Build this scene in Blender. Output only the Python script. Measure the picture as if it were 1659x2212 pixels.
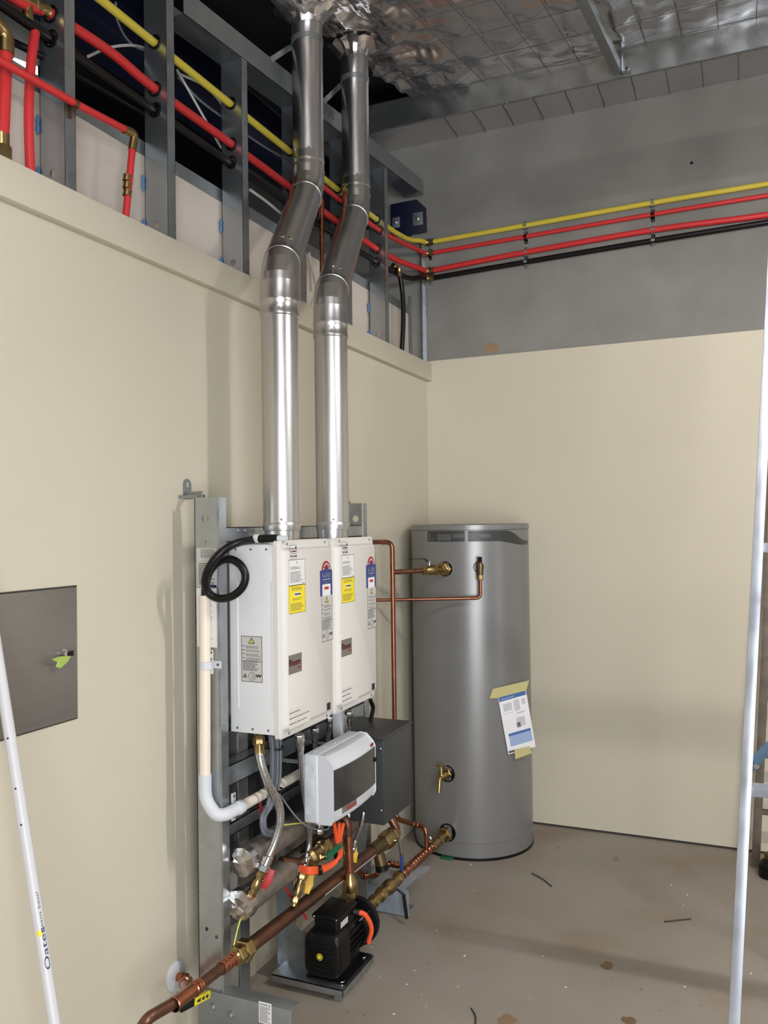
import bpy, bmesh, math, random
from mathutils import Vector, Matrix
random.seed(7)
for o in list(bpy.data.objects): bpy.data.objects.remove(o)
scene = bpy.context.scene
COL = scene.collection
V = Vector

# ------------------------------------------------------------------ camera
YAW, PITCH, ROLL, FPX = -0.40995548, 0.01464219, -0.01343135, 1826.725
CAM = V((1.65864, -4.45893, 1.6))
FW = V((math.sin(YAW)*math.cos(PITCH), math.cos(YAW)*math.cos(PITCH), math.sin(PITCH)))
_r = V((math.cos(YAW), -math.sin(YAW), 0)); _u = _r.cross(FW)
RT = _r*math.cos(ROLL) + _u*math.sin(ROLL)
UP = -_r*math.sin(ROLL) + _u*math.cos(ROLL)
cd = bpy.data.cameras.new('camera'); cam = bpy.data.objects.new('camera', cd); COL.objects.link(cam)
cd.sensor_fit = 'VERTICAL'; cd.sensor_height = 24.0; cd.lens = FPX/2212*24.0
cd.clip_start = 0.05; cd.clip_end = 100
mw = Matrix((RT, UP, -FW)).transposed().to_4x4(); mw.translation = CAM
cam.matrix_world = mw
scene.camera = cam

# ------------------------------------------------------------------ light
scene.view_settings.view_transform = 'Standard'
scene.view_settings.look = 'None'
scene.view_settings.gamma = 1
scene.view_settings.use_curve_mapping = False
scene.view_settings.exposure = 0.05
world = bpy.data.worlds.new('world'); scene.world = world; world.use_nodes = True
wb = world.node_tree.nodes['Background']
wb.inputs[0].default_value = (0.80, 0.90, 1.0, 1); wb.inputs[1].default_value = 1.0

def area(name, loc, target, sx, sy, power, col):
    d = bpy.data.lights.new(name, 'AREA'); d.shape = 'RECTANGLE'; d.size = sx; d.size_y = sy
    d.energy = power; d.color = col
    o = bpy.data.objects.new(name, d); COL.objects.link(o); o.location = loc
    o.rotation_euler = (V(target)-V(loc)).to_track_quat('-Z', 'Y').to_euler()
    return o
# daylight through the open roller door behind the camera (the room's lamp carries its own light, below)
area('door_daylight', (3.5, -6.36, 1.30), (0.9, -1.0, 1.45), 2.2, 2.3, 155, (0.97, 0.985, 1.0))
LAMP_STRENGTH = 370.0
area('side_fill', (5.9, -2.0, 1.1), (0.2, -2.0, 1.5), 1.1, 2.1, 12, (0.96, 0.98, 1.0))  # added fill to brighten foil reflections; the right wall has no door

# ------------------------------------------------------------------ pixel -> point on a plane the thing touches
def ray(px, py): return RT*((px-829.5)/FPX) - UP*((py-1106)/FPX) + FW
def PX(px, py, x): d = ray(px, py); return CAM + d*((x-CAM.x)/d.x)
def PY(px, py, y): d = ray(px, py); return CAM + d*((y-CAM.y)/d.y)
def PZ(px, py, z): d = ray(px, py); return CAM + d*((z-CAM.z)/d.z)

# ------------------------------------------------------------------ materials
def lin(c):
    return tuple(((v/255)/12.92 if v/255 <= 0.04045 else ((v/255+0.055)/1.055)**2.4) for v in c)
MATS = {}
def mat(name, rgb, rough=0.5, metal=0.0, var=0.0, vscale=8.0, bump=0.0, bscale=60.0, spec=0.5, stretch=None, rgb2=None, trans=0.0, alpha=1.0, rvar=0.0, coat=0.0, detail=4.0):
    if name in MATS: return MATS[name]
    m = bpy.data.materials.new(name); m.use_nodes = True
    nt = m.node_tree; b = nt.nodes['Principled BSDF']
    c = lin(rgb); b.inputs['Base Color'].default_value = (*c, 1)
    b.inputs['Roughness'].default_value = rough; b.inputs['Metallic'].default_value = metal
    b.inputs['Specular IOR Level'].default_value = spec
    b.inputs['Coat Weight'].default_value = coat
    if trans: b.inputs['Transmission Weight'].default_value = trans
    if alpha < 1: b.inputs['Alpha'].default_value = alpha
    if var or bump or rvar or rgb2:
        tc = nt.nodes.new('ShaderNodeTexCoord'); src = tc.outputs['Object']
        if stretch:
            mp = nt.nodes.new('ShaderNodeMapping'); mp.inputs['Scale'].default_value = stretch
            nt.links.new(src, mp.inputs[0]); src = mp.outputs[0]
    if var or rgb2 or rvar:
        n = nt.nodes.new('ShaderNodeTexNoise'); n.inputs['Scale'].default_value = vscale; n.inputs['Detail'].default_value = detail
        nt.links.new(src, n.inputs['Vector'])
    if var or rgb2:
        r = nt.nodes.new('ShaderNodeValToRGB')
        c2 = lin(rgb2) if rgb2 else tuple(min(1, v*(1+var)) for v in c)
        c1 = c if rgb2 else tuple(v*(1-var) for v in c)
        r.color_ramp.elements[0].position = 0.35; r.color_ramp.elements[1].position = 0.65
        r.color_ramp.elements[0].color = (*c1, 1); r.color_ramp.elements[1].color = (*c2, 1)
        nt.links.new(n.outputs['Fac'], r.inputs[0]); nt.links.new(r.outputs[0], b.inputs['Base Color'])
    if rvar:
        mr = nt.nodes.new('ShaderNodeMapRange'); mr.inputs[3].default_value = max(0.02, rough-rvar); mr.inputs[4].default_value = min(1, rough+rvar)
        mr.inputs[1].default_value = 0.3; mr.inputs[2].default_value = 0.7
        nt.links.new(n.outputs['Fac'], mr.inputs[0]); nt.links.new(mr.outputs[0], b.inputs['Roughness'])
    if bump:
        n2 = nt.nodes.new('ShaderNodeTexNoise'); n2.inputs['Scale'].default_value = bscale; n2.inputs['Detail'].default_value = 3
        nt.links.new(src, n2.inputs['Vector'])
        bp = nt.nodes.new('ShaderNodeBump'); bp.inputs['Strength'].default_value = bump; bp.inputs['Distance'].default_value = 0.01
        nt.links.new(n2.outputs['Fac'], bp.inputs['Height']); nt.links.new(bp.outputs[0], b.inputs['Normal'])
    MATS[name] = m; return m

mat('plaster', (206, 199, 181), 0.75, 0, 0.015, 2.0, 0.03, 250, spec=0.25)
mat('board_edge', (206, 199, 181), 0.75, 0, 0.015, 3)
mat('concrete_wall', (136, 135, 131), 0.9, 0, 0.13, 2.2, 0.12, 60, spec=0.2, detail=8)
mat('lining', (212, 202, 192), 0.8, 0, 0.04, 3.0)
mat('void_shade', (16, 16, 18), 0.7, 0, 0.2, 4)  # near-black colour holds the darkness of the unlit void
mat('galv', (176, 181, 185), 0.30, 0.9, 0.06, 18, 0.01, 40, rvar=0.06)
mat('galv_bright', (176, 181, 184), 0.24, 0.9, 0.03, 14, 0.008, 25, rvar=0.04)
mat('galv_dull', (150, 156, 158), 0.45, 0.7, 0.06, 14)
mat('stainless', (200, 199, 199), 0.33, 1.0, 0.05, 14, 0.012, 30, stretch=(1, 1, 0.15), rvar=0.06)
mat('stainless_panel', (140, 134, 129), 0.42, 0.55, 0.05, 20, 0, stretch=(1, 0.3, 6), rvar=0.08)
mat('foil', (222, 218, 219), 0.2, 0.93, 0.02, 6, 0.05, 18, rvar=0.04)
mat('copper_pipe', (146, 98, 78), 0.32, 1.0, 0.14, 18, rvar=0.08)
mat('copper', (176, 114, 88), 0.26, 1.0, 0.12, 20, rvar=0.08)
mat('copper_dull', (126, 88, 70), 0.42, 0.8, 0.2, 14, rgb2=(100, 70, 57), rvar=0.1)
mat('brass', (164, 142, 98), 0.32, 1.0, 0.12, 30)
mat('brass_dull', (112, 97, 68), 0.42, 0.9, 0.15, 30)
mat('chrome', (205, 205, 208), 0.15, 1.0)
mat('braid', (190, 190, 192), 0.28, 0.95, 0.25, 160)
mat('white_metal', (222, 224, 228), 0.42, 0, 0.01, 5, spec=0.4)
mat('cover_white', (218, 215, 211), 0.42, 0, 0.01, 5, spec=0.4)
mat('white_plastic', (212, 216, 222), 0.45, 0, spec=0.4)
mat('pvc', (236, 226, 210), 0.42)
mat('paper', (238, 238, 242), 0.7)
mat('black_plastic', (12, 12, 13), 0.42, 0, 0.1, 20, spec=0.3)
mat('black_rubber', (11, 11, 12), 0.38, spec=0.35)
mat('black_paint', (9, 9, 10), 0.42, spec=0.3)
mat('ink', (38, 38, 40), 0.7)
mat('ink_grey', (128, 128, 128), 0.7)
mat('ink_mid', (88, 88, 88), 0.7)
mat('red_ink', (150, 44, 52), 0.6)
mat('red_bright', (196, 32, 44), 0.5)
mat('blue_ink', (42, 60, 130), 0.5)
mat('navy_ink', (28, 32, 84), 0.5)
mat('label_yellow', (242, 222, 40), 0.5)
mat('label_white', (232, 232, 232), 0.5)
mat('label_grey', (196, 194, 190), 0.55)
mat('warn_yellow', (214, 212, 92), 0.5)
mat('badge_grey', (132, 128, 124), 0.45, 0.3)
mat('badge_red', (150, 62, 58), 0.5)
mat('gas_yellow', (212, 194, 70), 0.45)
mat('pex_red', (206, 50, 52), 0.42)
mat('orange', (238, 92, 48), 0.5)
mat('cable_grey', (112, 118, 126), 0.5)
mat('cable_white', (198, 196, 190), 0.5)
mat('red_handle', (176, 40, 46), 0.45)
mat('yellow_handle', (218, 172, 40), 0.45)
mat('blue_handle', (32, 62, 120), 0.4)
mat('navy', (14, 19, 46), 0.5, 0, 0.15, 6)
mat('tank_grey', (136, 136, 136), 0.33, 0.35, 0.015, 3, spec=0.5)
mat('tank_band', (56, 57, 58), 0.4)
mat('tank_band2', (84, 86, 88), 0.45)
mat('charcoal', (62, 64, 66), 0.42, 0.2)
mat('window_smoke', (52, 52, 50), 0.12, 0, spec=0.6, alpha=0.9)
mat('lagging', (134, 127, 120), 0.42, 0.6, 0.15, 20, 0.3, 45)
mat('foil_cap', (198, 194, 190), 0.25, 1.0, 0.05, 10, 0.3, 30)
mat('ladder_alu', (172, 177, 188), 0.36, 0.55, 0.10, 9, rvar=0.1)
mat('ladder_old', (112, 102, 92), 0.6, 0.3, 0.2, 14)
mat('spreader_blue', (44, 84, 112), 0.4)
mat('pole_white', (208, 208, 212), 0.38)
mat('tape', (196, 188, 132), 0.6)
mat('green_tape', (162, 188, 92), 0.5)
mat('green_plastic', (22, 92, 62), 0.5)
mat('header_paper', (72, 108, 168), 0.7)
mat('pale_blue', (158, 178, 216), 0.7)
mat('print_grey', (200, 200, 208), 0.7)
mat('glue_blue', (86, 128, 178), 0.5)
mat('clear_wrap', (150, 160, 172), 0.2, 0, 0.1, 12, 0.4, 30, alpha=0.75)
mat('stick', (70, 62, 52), 0.8)
mat('speck_white', (226, 222, 214), 0.8)
mat('dark_gap', (60, 56, 52), 0.9)
mat('beige_plastic', (216, 208, 190), 0.5)

def foil_creases():
    nt = MATS['foil'].node_tree; b = nt.nodes['Principled BSDF']
    tc = nt.nodes.new('ShaderNodeTexCoord'); mp = nt.nodes.new('ShaderNodeMapping')
    mp.inputs['Scale'].default_value = (1.0, 2.2, 1.0); mp.inputs['Rotation'].default_value = (0, 0, 0.35)
    nt.links.new(tc.outputs['Object'], mp.inputs[0])
    n = nt.nodes.new('ShaderNodeTexNoise'); n.noise_type = 'RIDGED_MULTIFRACTAL'
    n.inputs['Scale'].default_value = 5.5; n.inputs['Detail'].default_value = 5; n.inputs['Distortion'].default_value = 0.6
    nt.links.new(mp.outputs[0], n.inputs['Vector'])
    bp = nt.nodes.new('ShaderNodeBump'); bp.inputs['Strength'].default_value = 0.55; bp.inputs['Distance'].default_value = 0.012
    nt.links.new(n.outputs['Fac'], bp.inputs['Height'])
    old = b.inputs['Normal'].links[0].from_node
    nt.links.new(old.outputs[0], bp.inputs['Normal']); nt.links.new(bp.outputs[0], b.inputs['Normal'])
foil_creases()

# floor: sealed concrete with brown dirt smears (stains with a shape of their own)
def floor_mat():
    m = bpy.data.materials.new('floor_concrete'); m.use_nodes = True; nt = m.node_tree; b = nt.nodes['Principled BSDF']
    b.inputs['Roughness'].default_value = 0.62; b.inputs['Specular IOR Level'].default_value = 0.35
    tc = nt.nodes.new('ShaderNodeTexCoord')
    def noise(s, d=4):
        n = nt.nodes.new('ShaderNodeTexNoise'); n.inputs['Scale'].default_value = s; n.inputs['Detail'].default_value = d
        nt.links.new(tc.outputs['Object'], n.inputs['Vector']); return n
    def ramp(src, p0, p1, c0, c1):
        r = nt.nodes.new('ShaderNodeValToRGB'); r.color_ramp.elements[0].position = p0; r.color_ramp.elements[1].position = p1
        r.color_ramp.elements[0].color = (*c0, 1); r.color_ramp.elements[1].color = (*c1, 1)
        nt.links.new(src.outputs['Fac'], r.inputs[0]); return r
    def mix(a, bb, fac):
        x = nt.nodes.new('ShaderNodeMix'); x.data_type = 'RGBA'
        nt.links.new(fac, x.inputs[0]); nt.links.new(a, x.inputs[6]); nt.links.new(bb, x.inputs[7]); return x.outputs[2]
    base = ramp(noise(1.6, 6), 0.3, 0.7, lin((148, 140, 130)), lin((160, 153, 144)))
    dirt = ramp(noise(2.1, 5), 0.52, 0.72, (0, 0, 0), (0.55, 0.55, 0.55))
    brown = nt.nodes.new('ShaderNodeRGB'); brown.outputs[0].default_value = (*lin((138, 119, 98)), 1)
    c = mix(base.outputs[0], brown.outputs[0], dirt.outputs[0])
    sp = ramp(noise(26, 2), 0.70, 0.74, (0, 0, 0), (0.5, 0.5, 0.5))
    dk = nt.nodes.new('ShaderNodeRGB'); dk.outputs[0].default_value = (*lin((112, 92, 72)), 1)
    c = mix(c, dk.outputs[0], sp.outputs[0])
    nt.links.new(c, b.inputs['Base Color'])
    bp = nt.nodes.new('ShaderNodeBump'); bp.inputs['Strength'].default_value = 0.06; bp.inputs['Distance'].default_value = 0.01
    nt.links.new(noise(70, 3).outputs['Fac'], bp.inputs['Height']); nt.links.new(bp.outputs[0], b.inputs['Normal'])
    MATS['floor'] = m
floor_mat()

def emit_mat(name, rgb, s):
    m = bpy.data.materials.new(name); m.use_nodes = True; b = m.node_tree.nodes['Principled BSDF']
    b.inputs['Emission Color'].default_value = (*lin(rgb), 1); b.inputs['Emission Strength'].default_value = s
    MATS[name] = m
emit_mat('lit_pane', (255, 252, 244), 3.0)
emit_mat('lamp_tube', (255, 250, 244), LAMP_STRENGTH)

# ------------------------------------------------------------------ mesh builder
def frame(d):
    d = d.normalized(); a = V((0, 0, 1)) if abs(d.z) < 0.9 else V((1, 0, 0))
    u = d.cross(a).normalized(); return u, d.cross(u).normalized()
def fillet(pts, fr, n=7):
    pts = [V(p) for p in pts]
    out = [pts[0]]
    for i in range(1, len(pts)-1):
        a, p, b = pts[i-1], pts[i], pts[i+1]
        f = min(fr, (a-p).length*0.48, (b-p).length*0.48)
        s = p+(a-p).normalized()*f; e = p+(b-p).normalized()*f
        for k in range(n+1):
            t = k/n; out.append(s*(1-t)**2 + p*2*t*(1-t) + e*t*t)
    out.append(pts[-1]); return out
def spline(pts, n=8):
    pts = [V(p) for p in pts]; P = [pts[0]*2-pts[1]] + pts + [pts[-1]*2-pts[-2]]; out = []
    for i in range(1, len(P)-2):
        p0, p1, p2, p3 = P[i-1:i+3]
        for k in range(n):
            t = k/n
            out.append(0.5*((2*p1)+(p2-p0)*t+(2*p0-5*p1+4*p2-p3)*t*t+(3*p1-p0-3*p2+p3)*t**3))
    out.append(pts[-1]); return out

class MB:
    def __init__(s): s.v = []; s.f = []
    def add(s, vs, fs):
        k = len(s.v); s.v += [V(p) for p in vs]; s.f += [tuple(i+k for i in f) for f in fs]; return s
    def box(s, a, b):
        x0, y0, z0 = [min(a[i], b[i]) for i in range(3)]; x1, y1, z1 = [max(a[i], b[i]) for i in range(3)]
        return s.add([(x0,y0,z0),(x1,y0,z0),(x1,y1,z0),(x0,y1,z0),(x0,y0,z1),(x1,y0,z1),(x1,y1,z1),(x0,y1,z1)],
                     [(0,3,2,1),(4,5,6,7),(0,1,5,4),(1,2,6,5),(2,3,7,6),(3,0,4,7)])
    def obox(s, c, ax, ay, az):
        c, ax, ay, az = V(c), V(ax), V(ay), V(az); vs = []
        for k in (-1, 1):
            for i, j in ((-1,-1),(1,-1),(1,1),(-1,1)): vs.append(c+ax*i+ay*j+az*k)
        return s.add(vs, [(0,3,2,1),(4,5,6,7),(0,1,5,4),(1,2,6,5),(2,3,7,6),(3,0,4,7)])
    def bar(s, p, q, w, h, side=None):
        p, q = V(p), V(q); d = (q-p)
        if side is None: u, v = frame(d)
        else: u = V(side) - d.normalized()*V(side).dot(d.normalized()); u.normalize(); v = d.normalized().cross(u)
        return s.obox((p+q)/2, u*w/2, v*h/2, d/2)
    def tube(s, pts, r, seg=12, cap=True, inner=None):
        pts = [V(p) for p in pts]; n = len(pts)
        T = [(pts[min(i+1, n-1)]-pts[max(i-1, 0)]).normalized() for i in range(n)]
        u, v = frame(T[0]); k0 = len(s.v)
        for i in range(n):
            if i:
                ax = T[i-1].cross(T[i])
                if ax.length > 1e-7:
                    q = Matrix.Rotation(T[i-1].angle(T[i]), 3, ax.normalized()); u = q@u
            u = (u-T[i]*u.dot(T[i])).normalized(); v = T[i].cross(u)
            rr = r[i] if isinstance(r, (list, tuple)) else r
            for j in range(seg):
                a = 2*math.pi*j/seg; s.v.append(pts[i]+u*math.cos(a)*rr+v*math.sin(a)*rr)
        for i in range(n-1):
            for j in range(seg):
                a = k0+i*seg+j; b = k0+i*seg+(j+1) % seg; s.f.append((a, b, b+seg, a+seg))
        if cap: s.f.append(tuple(k0+j for j in reversed(range(seg)))); s.f.append(tuple(k0+(n-1)*seg+j for j in range(seg)))
        return s
    def lathe(s, p, d, prof, seg=20, cap=True, ph=0.0, u=None):
        p = V(p); d = V(d).normalized(); uu, vv = frame(d)
        if u is not None: uu = V(u); uu = (uu-d*uu.dot(d)).normalized(); vv = d.cross(uu)
        k0 = len(s.v)
        for t, r in prof:
            for j in range(seg):
                a = 2*math.pi*j/seg+ph; s.v.append(p+d*t+(uu*math.cos(a)+vv*math.sin(a))*r)
        n = len(prof)
        for i in range(n-1):
            for j in range(seg):
                a = k0+i*seg+j; b = k0+i*seg+(j+1) % seg; s.f.append((a, b, b+seg, a+seg))
        if cap: s.f.append(tuple(k0+j for j in reversed(range(seg)))); s.f.append(tuple(k0+(n-1)*seg+j for j in range(seg)))
        return s
    def prism(s, poly, e):
        poly = [V(p) for p in poly]; e = V(e); n = len(poly)
        nn = V((0,0,0))
        for i in range(n): nn += poly[i].cross(poly[(i+1) % n])
        if nn.dot(e) < 0: poly = poly[::-1]
        return s.add(poly+[p+e for p in poly], [tuple(reversed(range(n))), tuple(range(n, 2*n))] + [(i, (i+1) % n, n+(i+1) % n, n+i) for i in range(n)])
    def plate(s, O, U, W, N, w, h, t, holes=()):
        """flat sheet w x h in axes U, W, thickness t along N, with round holes (u, v, r)"""
        O, U, W, N = V(O), V(U), V(W), V(N)
        def P(a, b, c): return O+U*a+W*b+N*c
        us = None
        rects = []; vcur = 0.0
        for (hu, hv, hr) in sorted(holes, key=lambda q: q[1]):
            m = hr*1.15
            if hv-m > vcur: rects.append((0, vcur, w, hv-m))
            rects.append((0, hv-m, hu-m, hv+m)); rects.append((hu+m, hv-m, w, hv+m)); vcur = hv+m
            n = 16; ring = []; sq = []
            for i in range(n):
                a = 2*math.pi*(i+0.5)/n - math.pi/4; c, q = math.cos(a), math.sin(a); k = m/max(abs(c), abs(q))
                ring.append((hu+c*hr, hv+q*hr)); sq.append((hu+c*k, hv+q*k))
            # snap square corners
            vs = [P(*p, t) for p in sq]+[P(*p, t) for p in ring]+[P(*p, 0) for p in ring]+[P(*p, 0) for p in sq]
            corners = []
            fs = []
            for i in range(n):
                j = (i+1) % n
                fs += [(i, j, n+j, n+i), (n+i, n+j, 2*n+j, 2*n+i), (2*n+i, 2*n+j, 3*n+j, 3*n+i)]
            k0 = len(s.v); s.add(vs, fs)
            for i in range(n):
                j = (i+1) % n
                a, b = sq[i], sq[j]
                if abs(a[0]-b[0]) > 1e-6 and abs(a[1]-b[1]) > 1e-6:
                    c = (hu+math.copysign(m, a[0]-hu+b[0]-hu), hv+math.copysign(m, a[1]-hv+b[1]-hv))
                    s.add([P(*a, t), P(*c, t), P(*b, t)], [(0, 1, 2)]); s.add([P(*a, 0), P(*c, 0), P(*b, 0)], [(2, 1, 0)])
        rects.append((0, vcur, w, h))
        for a, b, c, d in rects:
            if c-a < 1e-5 or d-b < 1e-5: continue
            s.obox(P((a+c)/2, (b+d)/2, t/2), U*(c-a)/2, W*(d-b)/2, N*t/2)
        return s
    def text(s, txt, O, U, W, h, lift=0.0004, align='CENTER', width=None):
        cu = bpy.data.curves.new('t', 'FONT'); cu.body = txt; cu.size = 1.0; cu.align_x = align; cu.resolution_u = 3
        ob = bpy.data.objects.new('t', cu); me = bpy.data.meshes.new_from_object(ob)
        if len(me.vertices):
            xs = [v.co.x for v in me.vertices]; wid = max(xs)-min(xs)
            cap = 0.70; k = h/cap; kx = k if width is None else width/wid
            O, U, W = V(O), V(U), V(W); N = U.cross(W)
            s.add([O+U*v.co.x*kx+W*v.co.y*k+N*lift for v in me.vertices], [tuple(p.vertices) for p in me.polygons])
        bpy.data.objects.remove(ob); bpy.data.curves.remove(cu); bpy.data.meshes.remove(me)
        return s

ROOT = {}
def obj(name, mb, material, parent=None, smooth=True, bevel=0.0, bseg=2, angle=35, solid=True):
    base = ROOT.get(parent.name, V((0,0,0))) if parent else V((0,0,0))
    me = bpy.data.meshes.new(name)
    me.from_pydata([tuple(p-base) for p in mb.v], [], mb.f)
    bm = bmesh.new(); bm.from_mesh(me)
    if bevel:
        es = [e for e in bm.edges if len(e.link_faces) == 2 and e.calc_face_angle(0) > 0.6]
        bmesh.ops.bevel(bm, geom=es, offset=bevel, segments=bseg, profile=0.5, affect='EDGES', clamp_overlap=True)
    if solid: bmesh.ops.recalc_face_normals(bm, faces=bm.faces)
    bm.to_mesh(me); bm.free()
    if smooth:
        me.shade_smooth(); me.set_sharp_from_angle(angle=math.radians(angle))
    me.materials.append(MATS[material])
    o = bpy.data.objects.new(name, me); COL.objects.link(o)
    if parent: o.parent = parent; ROOT[o.name] = base
    return o
def tag(o, label, cat, group=None):
    o['label'] = label; o['category'] = cat
    if group: o['group'] = group
    return o
def thing(name, loc, label, cat, group=None):
    o = bpy.data.objects.new(name, None); COL.objects.link(o); o.location = loc; o.empty_display_size = 0.05
    ROOT[o.name] = V(loc); return tag(o, label, cat, group)
def struct(name, mb, material, parent=None, **k):
    o = obj(name, mb, material, parent, **k)
    if not parent: o['kind'] = 'structure'
    return o
X, Y, Z = V((1,0,0)), V((0,1,0)), V((0,0,1))
def screw(parent, p, n, r=0.004, material='galv_dull', name='screw', h=0.003):
    return obj(name, MB().lathe(V(p), n, [(0, r), (h*0.6, r), (h, r*0.6)], 8), material, parent)
def hexnut(mb, p, d, r, h, ph=0.0):
    return mb.lathe(p, d, [(0, r*0.9), (h*0.12, r), (h*0.88, r), (h, r*0.9)], 6, ph=ph)
def rings(mb, p, d, r, ts, w=0.006, k=1.13):
    for t in ts: mb.lathe(V(p)+V(d).normalized()*t, d, [(-w/2, r), (-w/4, r*k), (w/4, r*k), (w/2, r)], 16, cap=False)
    return mb

# ================================================================== SETTING
ZT = 2.50                                   # top of the plastered wall
def zc(y): return 3.88+0.2*(y+0.25)         # sloping roof foil
struct('floor', MB().box((-0.5, -7.6, -0.12), (6.2, 0.3, 0.0)), 'floor')
struct('wall_left', MB().box((-0.012, -7.5, 0.0), (0.0, 0.0, ZT-0.01)), 'plaster', smooth=False)
tr = PX(925, 781, 0.03)
struct('trim_left', MB().box((0.0, -7.5, 2.398), (0.03, -0.014, 2.496)), 'board_edge', bevel=0.003)
struct('wall_back', MB().box((-0.012, -0.013, 0.012), (6.0, 0.0, 2.512)), 'plaster', smooth=False)
struct('trim_back_shadow', MB().box((-0.012, -0.009, 0.0), (6.0, 0.0, 0.012)), 'dark_gap', smooth=False)  # dark strip paints the shadow line along the foot of the plaster
struct('wall_back_concrete', MB().box((-1.4, 0.0, 0.0), (6.0, 0.2, 4.2)), 'concrete_wall', smooth=False)
# right wall, rear wall with an open roller door
rw = MB().box((6.0, -7.5, 0), (6.12, 0.0, 4.2))
struct('wall_right', rw, 'concrete_wall', smooth=False)
rr = MB(); rr.box((-1.4, -6.56, 0), (2.2, -6.44, 4.2)); rr.box((4.8, -6.56, 0), (6.0, -6.44, 4.2)); rr.box((2.2, -6.56, 2.5), (4.8, -6.44, 4.2))
struct('wall_rear', rr, 'concrete_wall', smooth=False)

# --- foil roof: a crumpled sheet with real wrinkles
from mathutils import noise as mn
def foil_h(x, y):
    h = 0.020*mn.noise(V((x*2.2, y*5.0, 0.3))) + 0.012*mn.noise(V((x*5.0, y*9.0, 1.3)))
    h += 0.006*abs(mn.noise(V((x*11.0, y*16.0, 2.7))))
    h *= min(1, (-0.25-y)/0.15+0.15)
    h -= min(1, (-0.25-y)/0.30)*0.020*math.sin(math.pi*(x-0.12)/0.16)**2*(0.6+0.8*mn.noise(V((x*1.3, y*1.1, 9.0))))
    k = math.exp(-(min(abs(x-0.15), 3)/0.35)**2)                    # torn and crumpled round the flues
    h += k*(0.03*mn.noise(V((x*8, y*8, 4.4)))+0.016*abs(mn.noise(V((x*20, y*20, 5.1)))))
    return h
FX0, FX1, FY0, FY1 = 0.035, 6.0, -3.6, -0.280
nx, ny = 420, 150; vs = []; fs = []
for j in range(ny+1):
    for i in range(nx+1):
        t = i/nx; x = FX0+(FX1-FX0)*t**1.8; y = FY0+(FY1-FY0)*j/ny
        if i == 0: x += 0.035*mn.noise(V((0, y*7, 8)))
        vs.append((x, y, zc(y)+foil_h(x, y)))
for j in range(ny):
    for i in range(nx): a = j*(nx+1)+i; fs.append((a, a+1, a+nx+2, a+nx+1))
fo = MB().add(vs, fs)
foil = struct('ceiling', fo, 'foil', solid=False, angle=60)
foil['label'] = 'crumpled silver foil blanket under the sloping roof'
# supporting wire mesh under the foil
wm = MB()
for k in range(26):
    x = 0.12+0.16*k
    wm.tube([(x, FY0, zc(FY0)-0.012), (x, FY1, zc(FY1)-0.010)], 0.0014, 5)
for k in range(11):
    y = FY1-0.06-0.30*k
    wm.tube([(0.06, y, zc(y)-0.014), (4.2, y, zc(y)-0.014)], 0.0014, 5)
for k in range(16):
    x = 0.20+0.16*k
    wm.tube([(x, -0.247, 3.748), (x, -0.006, 3.744)], 0.0016, 5)
w = obj('wire_mesh', wm, 'ink_mid', foil); w['kind'] = 'stuff'
struct('ceiling_rear', MB().prism([(-1.4, -7.6, zc(-3.5)-0.02), (6.1, -7.6, zc(-3.5)-0.02), (6.1, -3.5, zc(-3.5)+0.03), (-1.4, -3.5, zc(-3.5)+0.03)], (0, 0, 0.1)), 'foil', smooth=False)
struct('ceiling_roof_sheet', MB().prism([(-1.4, -3.6, zc(-3.6)+0.09), (6.1, -3.6, zc(-3.6)+0.09), (6.1, 0.0, zc(0)+0.09), (-1.4, 0.0, zc(0)+0.09)], (0, 0, 0.05)), 'void_shade', smooth=False)
# foil soffit between purlin and concrete wall
vs = []; fs = []
for j in range(9):
    for i in range(121):
        x = -0.6+6.6*i/120; y = -0.25+0.248*j/8
        vs.append((x, y, 3.752-0.003*j/8+0.006*mn.noise(V((x*9, y*14, 3)))))
for j in range(8):
    for i in range(120): a = j*121+i; fs.append((a, a+1, a+122, a+121))
struct('ceiling_soffit', MB().add(vs, fs), 'foil', solid=False, angle=60)

# --- service void behind the stud wall
struct('wall_void', MB().box((-1.4, -7.5, 0), (-1.3, 0.0, 4.2)), 'void_shade', smooth=False)
struct('wall_lining', MB().box((-0.125, -7.5, 2.2), (-0.113, 0.0, 2.80)), 'lining', smooth=False)
struct('trim_1', MB().box((-0.128, -7.5, 2.795), (-0.109, 0.0, 2.84)), 'galv_dull', smooth=False)
wp = PX(22, 118, -1.28)
wn = struct('window_1', MB().box((-1.305, wp.y-0.22, wp.z-0.16), (-1.285, wp.y+0.16, wp.z+0.10)), 'lit_pane', smooth=False)
obj('window_frame', MB().box((-1.30, wp.y-0.25, wp.z-0.19), (-1.28, wp.y-0.22, wp.z+0.13)).box((-1.30, wp.y+0.16, wp.z-0.19), (-1.28, wp.y+0.19, wp.z+0.13)), 'void_shade', wn)

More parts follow.
